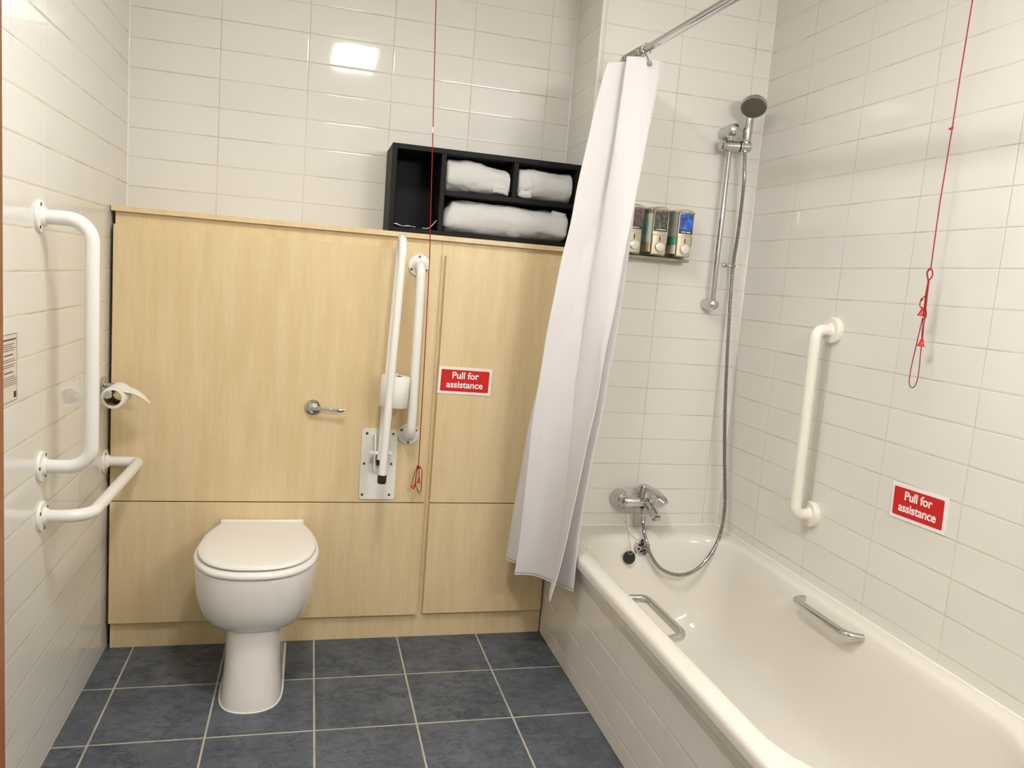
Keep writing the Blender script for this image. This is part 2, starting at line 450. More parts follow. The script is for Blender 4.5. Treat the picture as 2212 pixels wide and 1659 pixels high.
# ================================================================== BLACK SHELF UNIT AND TOWELS
t = thing('shelf_unit', (1.24, 0.11, LEDGE), 'black wooden cubby shelf unit standing on the maple ledge', 'shelf unit')
sx0, sx1, sy0, sy1, sz0, sz1, w = 0.893, 1.5915, 0.003, D1-0.001, LEDGE+0.0005, 1.8265, 0.018
def board(name, *a):
    m = MB(); m.box(*a, 0.0012, 1); return add(name, m, 'black', t)
board('side_panel', sx0, sx0+w, sy0, sy1, sz0+w, sz1-w)
board('side_panel', sx1-w, sx1, sy0, sy1, sz0+w, sz1-w)
board('top_board', sx0, sx1, sy0, sy1, sz1-w, sz1)
board('bottom_board', sx0, sx1, sy0, sy1, sz0, sz0+w)
board('back_board', sx0+w, sx1-w, sy1-0.006, sy1, sz0+w, sz1-w)
board('divider', 1.068, 1.086, sy0, sy1-0.006, sz0+w, sz1-w)
board('divider', 1.334, 1.352, sy0, sy1-0.006, 1.684, sz1-w)
board('shelf_board', 1.086, sx1-w, sy0, sy1-0.006, 1.666, 1.684)

def towel(label, x0, x1, z0, z1, y0, y1, seed, topf, folds):
    """a folded bath towel: rounded bundle with soft dents; topf(u) lowers the top along its length, folds are crease positions"""
    cx, cy, cz = (x0+x1)/2, (y0+y1)/2, z0
    t = thing('towel', (cx, cy, cz), label, 'towel', 'towels in the black shelf unit')
    def ring(u):
        H = (z1-z0)*topf(u); pts = []
        n = 44
        e = 2.6
        endf = min(1.0, (min(u, 1-u)/0.035))**0.5 if min(u, 1-u) < 0.035 else 1.0
        for k in range(n):
            a = 2*PI*k/n
            c, s_ = math.cos(a), math.sin(a)
            yy = math.copysign(abs(c)**(2/e), c)*(y1-y0)/2*(0.55+0.45*endf)
            zz = math.copysign(abs(s_)**(2/e), s_)*H/2*(0.55+0.45*endf)
            x = x0+(x1-x0)*u
            p = Vector((x, cy+yy, z0+H/2+zz))
            q = Vector((x*9+seed, a*1.3, seed))
            d = noise.noise(q)*0.009+noise.noise(q*3.1)*0.004+noise.noise(q*7.3)*0.0018
            for fu, fw, fd in folds:
                d -= fd*math.exp(-((u-fu-0.03*math.sin(a*1.0+seed))/fw)**2)*max(0.0, 0.4+0.9*noise.noise(Vector((a*1.1, fu*9, seed))))
            nn = Vector((0, yy, zz*1.6)).normalized() if (yy or zz) else Vector((0, 0, 1))
            p += nn*d
            p.z = max(p.z, z0+0.001); p.z = min(p.z, z1-0.001); p.y = max(min(p.y, y1), y0-0.004)
            pts.append(p)
        return pts
    m = MB(); m.loft([ring(i/60) for i in range(61)]); add('body', m, 'towel', t, sharp=80)
    return t
t1 = towel('small white folded towel in the upper left towel cubby of the black shelf', 1.0875, 1.3325, 1.6845, 1.801, 0.010, 0.19, 1.3,
      lambda u: (1.0 if u > 0.05 else 0.9+2*u)-0.015*math.sin(u*13)-0.50*max(0, u-0.52)**1.05, [(0.25, 0.012, 0.006), (0.86, 0.02, 0.004)])
def fold_flap(parent, x0, x1, z0, z1, y, seed):
    m = MB()
    m.grid(lambda u, v: Vector((x0+(x1-x0)*u+0.006*noise.noise(Vector((u*2, v*2, seed+3))), y+0.010-0.018*(math.sin(PI*u)*math.sin(PI*v))**0.45+0.003*noise.noise(Vector((u*4, v*4, seed))), z0+(z1-z0)*v+0.004*math.sin(u*3+seed))), 18, 14)
    add('folded_edge', m, 'towel', parent, solid=0.004)
fold_flap(t1, 1.262, 1.322, 1.690, 1.722, 0.012, 1.0)
t2 = towel('small crumpled white towel in the upper right cubby of the black shelf', 1.3530, 1.5720, 1.6845, 1.803, 0.008, 0.19, 4.1,
      lambda u: 0.96+0.035*math.sin(u*6), [(0.12, 0.025, 0.006), (0.25, 0.016, 0.007)])
fold_flap(t2, 1.362, 1.410, 1.690, 1.716, 0.010, 3.0); fold_flap(t2, 1.364, 1.414, 1.714, 1.742, 0.012, 5.0)
t3 = towel('large white bath towel in the long lower cubby of the black shelf', 1.0880, 1.571, 1.5405, 1.663, 0.006, 0.195, 7.7,
      lambda u: (0.97 if u > 0.07 else 0.55+6.0*u)-0.10*max(0, u-0.5), [(0.06, 0.010, 0.012), (0.90, 0.014, 0.004)])
fold_flap(t3, 1.500, 1.556, 1.606, 1.650, 0.022, 8.0)
# pale sheet lying in the empty cubby
def bagf(u, v):
    x = 0.914+u*0.150; y = 0.012+v*0.17
    z = 1.5415+0.007*math.exp(-((u-0.03)/0.10)**2)+0.003*math.exp(-((u-0.36)/0.12)**2)*(1-v)+(0.032*max(0, (u-0.80)/0.2)**1.4)*(1-v*0.2)
    return Vector((min(x, 1.0665), y, z))
b = MB(); b.grid(bagf, 30, 10); tag(add('plastic_sheet', b, 'label_black', solid=0.0012), 'crumpled dark plastic sheet lying in the empty left cubby of the black shelf', 'plastic sheet')
b = MB(); pth = [bagf(u/24, 0.0)+Vector((0, -0.001, 0.0012)) for u in range(25)]; b.tube(pth[0:13], [0.0016*(0.35+abs(math.sin(i*0.55+0.6))) for i in range(13)], 6); b.tube(pth[16:25], 0.0013, 6)
add('pale_rim', b, 'lotion', bpy.data.objects['plastic_sheet'])

# ================================================================== TOILET
HALF_D = [(0, -1.0), (0.36, -0.982), (0.68, -0.905), (0.90, -0.765), (0.995, -0.60), (1.0, -0.44), (0.955, -0.27), (0.86, -0.12), (0.76, 0.0)]
HALF_U = [(0, -1.0), (0.40, -0.985), (0.74, -0.935), (0.94, -0.84), (1.0, -0.70), (1.0, -0.52), (1.0, -0.34), (1.0, -0.17), (1.0, 0.0)]
def toilet_loop(cx, hw, yf, yb, z, ub=0.0, n=6, tilt=0.0):
    pts = []
    for (ax, ay), (bx, by) in zip(HALF_D, HALF_U):
        x, y = ax*(1-ub)+bx*ub, ay*(1-ub)+by*ub
        pts.append((x*hw, yb+(yb-yf)*y))
    right = catmull([Vector((x, y, 0)) for x, y in [(-pts[1][0], pts[1][1])]+pts], n)[n:]
    zz = lambda y: z+tilt*max(0.0, (-y-0.16)/0.28)
    loop = [Vector((cx+p.x, p.y, zz(p.y))) for p in right]
    loop += [Vector((cx-p.x, p.y, zz(p.y))) for p in right[::-1][:-1]]
    return loop
t = thing('toilet', (0.51, -0.25, 0.0), 'white back-to-wall toilet with its lid down on the slate floor', 'toilet')
TX = 0.510
rows = [(0.000, 0.096, -0.476, 0.0, 1, 0), (0.006, 0.096, -0.476, 0.0, 1, 0), (0.05, 0.091, -0.466, 0.0, 1, 0), (0.11, 0.087, -0.452, -0.002, 1, 0), (0.165, 0.0855, -0.438, -0.002, 1, .03), (0.184, 0.0850, -0.430, -0.002, 1, .055),
        (0.186, 0.0870, -0.429, -0.002, .98, .056), (0.188, 0.0985, -0.432, -0.003, .85, .056), (0.194, 0.116, -0.440, -0.003, .6, .054), (0.206, 0.135, -0.450, -0.019, .4, .048), (0.226, 0.152, -0.462, -0.019, .25, .040), (0.255, 0.167, -0.473, -0.019, .1, .030), (0.29, 0.178, -0.481, -0.019, 0, .020),
        (0.335, 0.186, -0.486, -0.019, 0, .008), (0.385, 0.190, -0.489, -0.019, 0, 0), (0.420, 0.1905, -0.490, -0.019, 0, 0), (0.428, 0.189, -0.489, -0.019, 0, 0), (0.4315, 0.184, -0.485, -0.021, 0, 0)]
b = MB(); b.loft([toilet_loop(TX, hw, yf, yb, z, u, 6, tl) for z, hw, yf, yb, u, tl in rows]); add('pan', b, 'ceramic', t, sharp=60)
b = MB(); b.loft([toilet_loop(TX, hw, yf, -0.024, z) for z, hw, yf in ((0.4325, 0.184, -0.486), (0.4345, 0.190, -0.493), (0.440, 0.1925, -0.496), (0.447, 0.191, -0.494), (0.4515, 0.186, -0.489))])
add('seat', b, 'seat_plastic', t, sharp=60)
b = MB(); lid = [(0.4565, 0.174, -0.468), (0.4575, 0.179, -0.474), (0.461, 0.1815, -0.477), (0.466, 0.180, -0.475), (0.469, 0.175, -0.469), (0.4705, 0.160, -0.450), (0.4712, 0.115, -0.385)]
b.loft([toilet_loop(TX, hw, yf, -0.040-(0.05 if i == 6 else 0.0), z) for i, (z, hw, yf) in enumerate(lid)]); add('lid', b, 'seat_plastic', t, sharp=60)
b = MB(); b.box(TX-0.141, TX+0.141, -0.040, -0.0195, 0.4325, 0.4745, 0.006, 3); add('hinge_cover', b, 'seat_plastic', t)
# sealant skirt at the foot
b = MB(); lp = toilet_loop(TX, 0.0972, -0.4775, -0.002, 0.0015, 1); k_ = len(lp)//2; lp = lp[k_+1:]+lp[:k_]; b.tube(lp, 0.0022, 6); add('sealant_bead', b, 'silicone', t)

t = thing('flush_lever', (0.664, DF, 0.882), 'chrome flush lever on the maple panel above the toilet', 'flush lever')
b = MB(); b.lathe([(0.0285, 0), (0.0285, 0.006), (0.025, 0.010), (0.0185, 0.011), (0.0180, 0.016), (0.0165, 0.024), (0.012, 0.0275), (0.004, 0.0285)], (0.664, DF, 0.882), (0, -1, 0), 40); add('rose', b, 'chrome', t)
b = MB(); b.tube([(0.655, -0.044, 0.883), (0.69, -0.050, 0.883), (0.725, -0.051, 0.882), (0.745, -0.052, 0.880), (0.762, -0.053, 0.880), (0.774, -0.053, 0.884)], [0.0075, 0.0055, 0.0048, 0.006, 0.0075, 0.004], 14); add('lever', b, 'chrome', t)

# ================================================================== GRAB RAILS
def flange(parent, c, nrm, r=0.040, screws=3, a0=0.5, matn='white_paint', thick=0.007):
    c = Vector(c); n = Vector(nrm).normalized()
    m = MB(); m.lathe([(r, 0.0003), (r, thick*0.55), (r*0.95, thick), (r*0.62, thick*1.25), (r*0.56, thick*1.6), (r*0.50, thick*2.3), (r*0.44, thick*2.5)], c, n, 36)
    f = add('flange', m, matn, parent)
    a = Vector((0, 0, 1)) if abs(n.z) < 0.9 else Vector((1, 0, 0))
    u = (a-n*a.dot(n)).normalized(); v = n.cross(u)
    for k in range(screws):
        an = a0+2*PI*k/screws
        screw(f, c+(u*math.cos(an)+v*math.sin(an))*r*0.77+n*(thick+0.0008), n)
    return f

def grab_rail(loc, label, pts, rad, r, flanges, matn='white_paint'):
    t = thing('grab_rail', loc, label, 'grab rail', 'white grab rails')
    m = MB(); m.tube(fillet(pts, rad, 12), r, 22); add('bar', m, matn, t)
    for c, n, a0 in flanges: flange(t, c, n, a0=a0, matn=matn)
    return t
grab_rail((0, -0.69, 1.13), 'white upright grab rail on the left tiled wall above the bent rail', [(0.010, -0.693, 1.443), (0.116, -0.693, 1.443), (0.116, -0.682, 0.823), (0.010, -0.682, 0.823)], 0.055, 0.0175,
          [((0, -0.693, 1.443), (1, 0, 0), 0.45), ((0, -0.682, 0.823), (1, 0, 0), -0.55)])
grab_rail((0, -0.36, 0.686), 'white horizontal grab rail on the left tiled wall under the upright rail', [(0.010, -0.045, 0.681), (0.108, -0.045, 0.681), (0.113, -0.679, 0.692), (0.010, -0.679, 0.692)], [0.030, 0.062], 0.0165,
          [((0, -0.047, 0.681), (1, 0, 0), 0.5), ((0, -0.679, 0.692), (1, 0, 0), 1.1)])
grab_rail((1.008, DF, 1.1), 'white straight grab rail on the maple panel right of the folded rail', [(1.008, DF-0.010, 1.409), (1.008, DF-0.072, 1.409), (1.008, DF-0.072, 0.796), (1.008, DF-0.010, 0.796)], 0.042, 0.0165,
          [((1.008, DF, 1.409), (0, -1, 0), 0.0), ((1.008, DF, 0.796), (0, -1, 0), 1.05)])

# fluted plastic rail over the bath
t = thing('grab_rail', (XR, -0.655, 1.0), 'fluted cream plastic grab rail on the right wall over the bath', 'grab rail', 'white grab rails')
rx = XR-0.068; zt, zb_ = 1.304, 0.696; ya, yb = -0.648, -0.659
def flute(m, p0, p1, r, nfl=20, n=120):
    p0, p1 = Vector(p0), Vector(p1); d = (p1-p0).normalized(); u = Vector((1, 0, 0)); u = (u-d*u.dot(d)).normalized(); v = d.cross(u)
    m.loft([[p+(u*math.cos(2*PI*k/n)+v*math.sin(2*PI*k/n))*(r*(1-0.035*(0.5+0.5*math.cos(nfl*2*PI*k/n)))) for k in range(n)] for p in (p0, p1)])
b = MB(); flute(b, (rx, ya, zt-0.050), (rx, yb, zb_+0.050), 0.0175); add('bar', b, 'cream_plastic', t, sharp=60)
for z, y, s_ in ((zt, ya, -1), (zb_, yb, 1)):
    b = MB(); b.tube(fillet([(XR-0.016, y, z), (rx, y, z), (rx, y, z+s_*0.056)], 0.030, 12), 0.0185, 22); add('elbow', b, 'white_plastic', t)
    b = MB(); b.lathe([(0.043, 0.0003), (0.043, 0.014), (0.040, 0.018), (0.024, 0.019), (0.020, 0.026)], (XR, y, z), (-1, 0, 0), 36); add('flange', b, 'white_plastic', t)

# drop-down rail folded up against the panel
t = thing('folding_support_rail', (0.905, DF, 0.68), 'white hinged support rail folded upright against the maple panel', 'support rail')
b = MB(); xz = [(x, z) for x, z in ()]
pl = []
for cx, cz, a0 in ((0.957, 0.801, 0), (0.853, 0.801, PI/2), (0.853, 0.562, PI), (0.957, 0.562, 1.5*PI)):
    for k in range(6):
        a = a0+PI/2*k/5; pl.append((cx+0.012*math.cos(a), DF-0.0003, cz+0.012*math.sin(a)))
b.prism(pl, (0, -0.0052, 0), 0.0012); wp = add('wall_plate', b, 'white_paint', t)
for x, z in ((0.858, 0.795), (0.953, 0.795), (0.853, 0.683), (0.951, 0.683), (0.852, 0.567), (0.950, 0.567)): screw(wp, (x, DF-0.0058, z), (0, -1, 0))
ry, fy = -0.0465, -0.176
path = [Vector((0.906, fy, 0.680)), Vector((0.9225, fy, 1.20)), Vector((0.930, fy, 1.43))]
cyy, rr = (ry+fy)/2, (ry-fy)/2
for k in range(1, 16):
    a = PI*k/16; path.append(Vector((0.931+0.003*k/16, cyy-rr*math.cos(a), 1.432+rr*math.sin(a))))
path += [Vector((0.934, ry, 1.43)), Vector((0.922, ry, 1.1)), Vector((0.908, ry, 0.705))]
b = MB(); b.tube(path, 0.0135, 20); add('bar', b, 'white_paint', t)
b = MB(); b.lathe([(0.0148, 0), (0.0152, -0.003), (0.0152, -0.026), (0.0135, -0.030)], (0.906, fy, 0.6815), (0.03, 0, 1), 24); add('end_cap', b, 'rubber', t)
b = MB()
for x in (0.8845, 0.9275):
    pr = [(x, DF-0.0055, 0.795), (x, -0.052, 0.790), (x, -0.066, 0.765), (x, -0.066, 0.675), (x, -0.056, 0.658), (x, DF-0.0055, 0.652)]
    b.prism(pr, (0.004, 0, 0), 0.0008)
b.box(0.8845, 0.9315, DF-0.012, DF-0.0055, 0.655, 0.79); add('hinge_bracket', b, 'white_paint', t)
b = MB(); b.tube([(0.868, ry, 0.728), (0.872, ry, 0.728), (0.944, ry, 0.728), (0.948, ry, 0.728)], [0.005, 0.0075, 0.0075, 0.005], 14); add('hinge_pin', b, 'white_paint', t)
b = MB(); b.lathe([(0.0125, 0), (0.0125, 0.02)], (0.908, ry, 0.684), (0.0, 0, 1), 16); add('hinge_stop', b, 'rubber', t)

# ================================================================== TOILET ROLLS
def paper_roll(parent, c, ax, r, ri, L, core='card'):
    c = Vector(c); ax = Vector(ax).normalized(); h = L/2
    m = MB(); prof = [(ri+0.0012, -h), (r-0.002, -h), (r, -h+0.002), (r, h-0.002), (r-0.002, h), (ri+0.0012, h)]
    a = Vector((0, 0, 1)) if abs(ax.z) < 0.9 else Vector((1, 0, 0)); u = (a-ax*a.dot(ax)).normalized(); v = ax.cross(u)
    def rows(prof): return [[c+ax*hh+(u*math.cos(2*PI*k/48)+v*math.sin(2*PI*k/48))*rr_ for k in range(48)] for rr_, hh in prof]
    R_ = rows(prof); m.loft(R_+[R_[0]], False, False); add('paper', m, 'tissue', parent, sharp=50)
    m = MB(); R_ = rows([(ri, -h+0.001), (ri+0.0012, -h+0.001), (ri+0.0012, h-0.001), (ri, h-0.001)]); m.loft(R_+[R_[0]], False, False); add('core', m, core, parent)
t = thing('toilet_roll', (0.937, -0.111, 0.966), 'full white toilet roll standing upright between the bars of the folded rail', 'toilet roll', 'toilet rolls')
paper_roll(t, (0.938, -0.111, 0.966), (0.045, 0, 1), 0.0500, 0.021, 0.108)
t = thing('roll_spindle', (0.935, -0.11, 0.90), 'white spindle of the folded rail, inside the upright toilet roll', 'roll spindle')
b = MB(); b.tube(fillet([(0.916, -0.158, 0.899), (0.936, -0.111, 0.899), (0.9405, -0.111, 1.030)], 0.008, 5), 0.006, 12); add('rod', b, 'white_paint', t)

t = thing('toilet_roll_holder', (0, -0.083, 0.945), 'chrome toilet roll holder on the left wall beside the maple boxing', 'toilet roll holder')
b = MB(); b.lathe([(0.027, 0.0003), (0.027, 0.004), (0.023, 0.008), (0.012, 0.010), (0.012, 0.014)], (0, -0.083, 0.943), (1, 0, 0), 32); add('rose', b, 'chrome', t)
b = MB(); b.tube(fillet([(0.010, -0.083, 0.943), (0.053, -0.083, 0.9395), (0.053, -0.236, 0.9375)], 0.012, 8), 0.0098, 18); add('arm', b, 'satin', t)
b = MB(); b.lathe([(0.0098, 0), (0.0122, 0.001), (0.0122, 0.010), (0.010, 0.012)], (0.053, -0.234, 0.9375), (0, -1, 0), 24); add('end_knob', b, 'chrome', t)
t = thing('toilet_roll', (0.062, -0.165, 0.925), 'nearly used toilet roll hanging on the chrome holder with a loose torn sheet', 'toilet roll', 'toilet rolls')
RC = Vector((0.0605, -0.163, 0.9235))
paper_roll(t, RC, (0, 1, 0), 0.0345, 0.0235, 0.106)
def sheet(u, v):
    # leaves the top of the roll and runs out to a torn point
    y0, y1 = RC.y-0.052, RC.y+0.052
    s = u*0.125
    th = PI*0.5-u*0.9*0.55
    rr_ = 0.0352
    if u < 0.28:
        a = PI*0.62-(PI*0.62-0.62)*(u/0.28); p = Vector((RC.x+rr_*math.cos(a), 0, RC.z+rr_*math.sin(a)))
    else:
        a = 0.62; w_ = (u-0.28)/0.72
        p = Vector((RC.x+rr_*math.cos(a)+0.062*w_, 0, RC.z+rr_*math.sin(a)-0.050*w_+0.010*math.sin(PI*w_)))
    w_ = max(0.0, (u-0.28)/0.72)
    ya = y0+(y1-0.012-y0)*w_**1.25; 
    p.y = ya+(y1-ya)*v
    return p
b = MB(); b.grid(sheet, 30, 8); add('loose_sheet', b, 'tissue', t, solid=0.0006)

# ================================================================== SIGNS
def rr_poly(x0, x1, z0, z1, r, n=5):
    out = []
    for cx, cz, a0 in ((x1-r, z1-r, 0), (x0+r, z1-r, PI/2), (x0+r, z0+r, PI), (x1-r, z0+r, 1.5*PI)):
        for k in range(n): a = a0+PI/2*k/(n-1); out.append((cx+r*math.cos(a), cz+r*math.sin(a)))
    return out
def sign(loc, label, place, rot, text_rot):
    """200 x 100 mm sign; place(u, v, d): u along, v up, d out of the wall"""
    t = thing('assistance_sign', loc, label, 'sign', 'red pull for assistance signs')
    out = Vector(place(0, 0, 1))-Vector(place(0, 0, 0))
    m = MB(); m.prism([place(u, v, 0.0004) for u, v in rr_poly(-0.1, 0.1, -0.05, 0.05, 0.002)], out*0.0026); add('plate', m, 'sign_white', t)
    m = MB(); m.prism([place(u, v, 0.0031) for u, v in rr_poly(-0.0905, 0.0905, -0.040, 0.040, 0.004)], out*0.0006); r_ = add('red_panel', m, 'red', t); r_['label'] = 'red panel of the sign'
    text_mesh('lettering', 'Pull for', 0.0345, place(0, 0.0185, 0.0039), text_rot, 'sign_white', t, bold=0.021)
    text_mesh('lettering', 'assistance', 0.0345, place(0, -0.0155, 0.0039), text_rot, 'sign_white', t, bold=0.021)
    return t
sa = math.radians(-1.0)
def on_door(u, v, d): return Vector((1.204+u*math.cos(sa)-v*math.sin(sa), DF-d, 1.001+u*math.sin(sa)+v*math.cos(sa)))
sign((1.204, DF, 1.001), 'red pull for assistance sign on the maple cupboard door', on_door, 0, FACE_FRONT @ Matrix.Rotation(sa, 3, 'Z'))
sb = math.radians(2.2)
def on_wall(u, v, d): return Vector((XR-d, -1.099-(u*math.cos(sb)-v*math.sin(sb)), 0.8535+u*math.sin(sb)+v*math.cos(sb)))
sign((XR, -1.099, 0.8535), 'red pull for assistance sign on the right tiled wall above the bath', on_wall, 0, FACE_LEFT @ Matrix.Rotation(sb, 3, 'Z'))

# small printed label on the left wall
t = thing('printed_notice', (0.0, -0.91, 1.1), 'small printed label stuck on the left tiled wall near the door', 'notice')
b = MB(); b.box(0.0003, 0.0012, -0.985, -0.848, 1.023, 1.174); add('sheet', b, 'paper', t)
b = MB()
b.box(0.0013, 0.0016, -0.985, -0.8475, 1.1735, 1.1745); b.box(0.0013, 0.0016, -0.985, -0.8475, 1.0225, 1.0235); b.box(0.0013, 0.0016, -0.8485, -0.8475, 1.0235, 1.1735)
def ink(z, y0, y1, h=0.0015): b.box(0.0013, 0.0016, y0, y1, z-h, z+h)
ink(1.162, -0.955, -0.853, 0.0017)
for z, w0, w1 in ((1.152, -0.95, -0.862), (1.1475, -0.93, -0.875), (1.143, -0.95, -0.858), (1.1385, -0.945, -0.866), (1.118, -0.95, -0.862), (1.1135, -0.955, -0.858), (1.106, -0.952, -0.857), (1.1015, -0.945, -0.864),
                  (1.0785, -0.95, -0.862), (1.074, -0.955, -0.853), (1.0695, -0.952, -0.855), (1.065, -0.957, -0.852), (1.0605, -0.95, -0.857)): ink(z, w0, w1, 0.0006)
for z, w0, w1 in ((1.128, -0.925, -0.872), (1.089, -0.925, -0.874)): ink(z, w0, w1, 0.0013)
add('printed_lines', b, 'ink', t)
b = MB(); b.box(0.0013, 0.0016, -0.868, -0.853, 1.029, 1.043); add('small_emblem', b, 'label_black', t)

# ================================================================== PULL CORDS
def bell(parent, c, ax, h=0.022, r0=0.0035, r1=0.0105):
    m = MB(); m.lathe([(r0*0.6, 0), (r0, 0.001), (r0*1.15, h*0.25), (r0*1.6, h*0.55), (r1*0.8, h*0.85), (r1, h*0.97), (r1, h), (r1*0.6, h-0.002)], c, ax, 20); return add('bell_grip', m, 'bell', parent)
t = thing('pull_cord', (1.05, -0.045, 0.68), 'red alarm pull cord hanging in front of the black shelf and the maple panel', 'pull cord', 'red alarm pull cords')
CY = -0.045
b = MB(); b.tube([(1.000, CY, CEIL), (1.005, CY, 2.301), (1.023, CY, 1.874), (1.040, CY, 1.434), (1.046, CY, 1.037), (1.0485, CY, 0.72), (1.048, CY, 0.68)], 0.0016, 8); add('cord', b, 'cord', t)
b = MB(); b.tube([(1.0228, CY, 1.866), (1.0225, CY, 1.885)], 0.0038, 12); add('connector', b, 'white_plastic', t)
b = MB()
b.tube(catmull([(1.048, CY, 0.682), (1.038, CY-0.003, 0.662), (1.031, CY, 0.630), (1.0265, CY, 0.607), (1.0285, CY-0.002, 0.602), (1.036, CY-0.006, 0.602), (1.0405, CY-0.006, 0.626), (1.042, CY-0.004, 0.655), (1.047, CY-0.004, 0.678)], 6), 0.0014, 8)
b.tube(catmull([(1.046, CY+0.003, 0.680), (1.042, CY+0.003, 0.640), (1.043, CY+0.002, 0.610), (1.051, CY, 0.592), (1.058, CY, 0.5835), (1.0635, CY, 0.590), (1.064, CY, 0.625), (1.063, CY, 0.662), (1.057, CY-0.002, 0.676), (1.049, CY-0.003, 0.681)], 6), 0.0014, 8)
b.tube([(1.050, CY-0.005, 0.676), (1.0535, CY-0.006, 0.650), (1.0535, CY-0.006, 0.632)], 0.0014, 8)
rnd = random.Random(3)
b.tube(catmull([(1.048+0.006*math.cos(a*2.1), CY+0.005*math.sin(a*1.7), 0.678+0.006*math.sin(a*3.3)) for a in range(9)], 4), 0.0016, 8); add('knotted_loops', b, 'cord', t)
bell(t, (1.0535, CY-0.006, 0.638), (-0.02, 0, -1), 0.017, 0.003, 0.0085); bell(t, (1.040, CY-0.006, 0.612), (-0.55, 0, -0.8), 0.015, 0.003, 0.008)

t = thing('pull_cord', (2.232, -1.065, 1.19), 'red alarm pull cord hanging over the bath by the right wall', 'pull cord', 'red alarm pull cords')
CX = 2.232
b = MB(); b.tube([(CX, -1.079, CEIL), (CX, -1.075, 2.177), (CX, -1.071, 1.997), (CX, -1.070, 1.862), (CX, -1.065, 1.67), (CX, -1.067, 1.50)], 0.0016, 8); add('cord', b, 'cord', t)
b = MB(); b.tube([(CX-0.001, -1.062, 1.861), (CX, -1.070, 1.862), (CX, -1.074, 1.864)], [0.003, 0.0026, 0.0012], 10); b.tube([(CX, -1.070, 1.858), (CX, -1.070, 1.866)], 0.003, 10); add('knot', b, 'bell', t)
b = MB()
b.tube(catmull([(CX, -1.067, 1.500), (CX-0.003, -1.063, 1.494), (CX-0.003, -1.060, 1.484), (CX, -1.066, 1.470), (CX+0.003, -1.072, 1.480), (CX+0.002, -1.071, 1.494), (CX-0.002, -1.066, 1.499), (CX-0.004, -1.061, 1.489), (CX-0.002, -1.066, 1.468), (CX, -1.068, 1.455)], 6), 0.0019, 8)
for dy in (-0.0022, 0.0, 0.0024):
    b.tube([(CX-0.001, -1.067+dy*0.3, 1.468), (CX-0.001, -1.0665+dy, 1.43), (CX, -1.068+dy, 1.385)], 0.0020, 8)
b.tube(catmull([(CX, -1.066, 1.43), (CX-0.002, -1.060, 1.424), (CX-0.003, -1.054, 1.417), (CX-0.003, -1.050, 1.405), (CX-0.002, -1.053, 1.396), (CX-0.002, -1.060, 1.396)], 6), 0.0015, 8)
b.tube(catmull([(CX, -1.066, 1.396), (CX-0.001, -1.074, 1.386), (CX-0.001, -1.076, 1.374), (CX-0.001, -1.071, 1.364), (CX-0.001, -1.066, 1.366)], 6), 0.0015, 8)
b.tube(catmull([(CX, -1.064, 1.368), (CX, -1.060, 1.335), (CX, -1.055, 1.29), (CX, -1.0505, 1.25), (CX, -1.048, 1.215), (CX, -1.050, 1.188), (CX, -1.060, 1.1775), (CX, -1.071, 1.183), (CX, -1.0775, 1.205), (CX, -1.0775, 1.235), (CX, -1.075, 1.27), (CX, -1.074, 1.292)], 6), 0.0013, 8)
b.tube([(CX, -1.070, 1.385), (CX, -1.074, 1.31)], 0.0013, 8); b.tube([(CX, -1.065, 1.370), (CX, -1.0715, 1.31)], 0.0013, 8)
b.lathe([(0.001, 0), (0.0035, 0.002), (0.0035, 0.005), (0.001, 0.007)], (CX-0.003, -1.054, 1.413), (0, 0, 1), 10)
add('knotted_loops', b, 'cord', t)
bell(t, (CX-0.002, -1.063, 1.396), (0, 0.18, -1), 0.023, 0.0038, 0.0105); bell(t, (CX, -1.0735, 1.312), (0, 0.12, -1), 0.020, 0.0038, 0.0105)

# ================================================================== BATH
BX0, BY1, BY0 = 1.556, D2, -1.771
t = thing('bathtub', (1.9, -0.9, 0.0), 'white enamel bath with chrome hand grips along the right wall', 'bathtub')
L = []
def lp(i, zz, dl=0.0, dr=0.0, dd=0.0, dn=0.0, r=0.14): return rrect(1.606+dl, 2.240-dr, -1.735+dn, -0.158-dd, r, zz, 12, 14, r*1.65)
b = MB()
outer = [rrect(BX0+o_, XR-0.0005, BY0, BY1-0.0005, 0.014, z, 12, 14) for o_, z in ((0.006, 0.428), (0.0, 0.433), (0.0, 0.450), (0.003, 0.459), (0.010, RIM))]
inner = [lp(0, RIM, r=0.17), lp(0, RIM-0.003, .010, .008, .012, .012, .168), lp(0, RIM-0.012, .020, .015, .024, .024, .165), lp(0, RIM-0.035, .030, .022, .034, .036, .15), lp(0, 0.37, .042, .034, .048, .07, .15), lp(0, 0.28, .056, .050, .062, .12, .15),
         lp(0, 0.19, .072, .068, .078, .18, .15), lp(0, 0.135, .092, .090, .10, .235, .15), lp(0, 0.105, .122, .120, .135, .29, .14), lp(0, 0.092, .165, .165, .19, .35, .12), lp(0, 0.088, .23, .23, .28, .45, .08)]
b.loft(outer+inner, False, True); add('tub', b, 'enamel', t, sharp=50)
# two hand grips
def grip(x_in, dx, y0, y1, z):
    m = MB(); m.tube(fillet([(x_in, y0, z), (x_in+dx, y0-0.012*1, z+0.004), (x_in+dx, y1+0.012, z+0.004), (x_in, y1, z)], 0.032, 8), 0.0120, 18); add('hand_grip', m, 'chrome', t)['label'] = 'chrome hand grip'
grip(1.632, 0.050, -0.705, -0.985, 0.440)
grip(2.222, -0.046, -0.745, -1.025, 0.440)
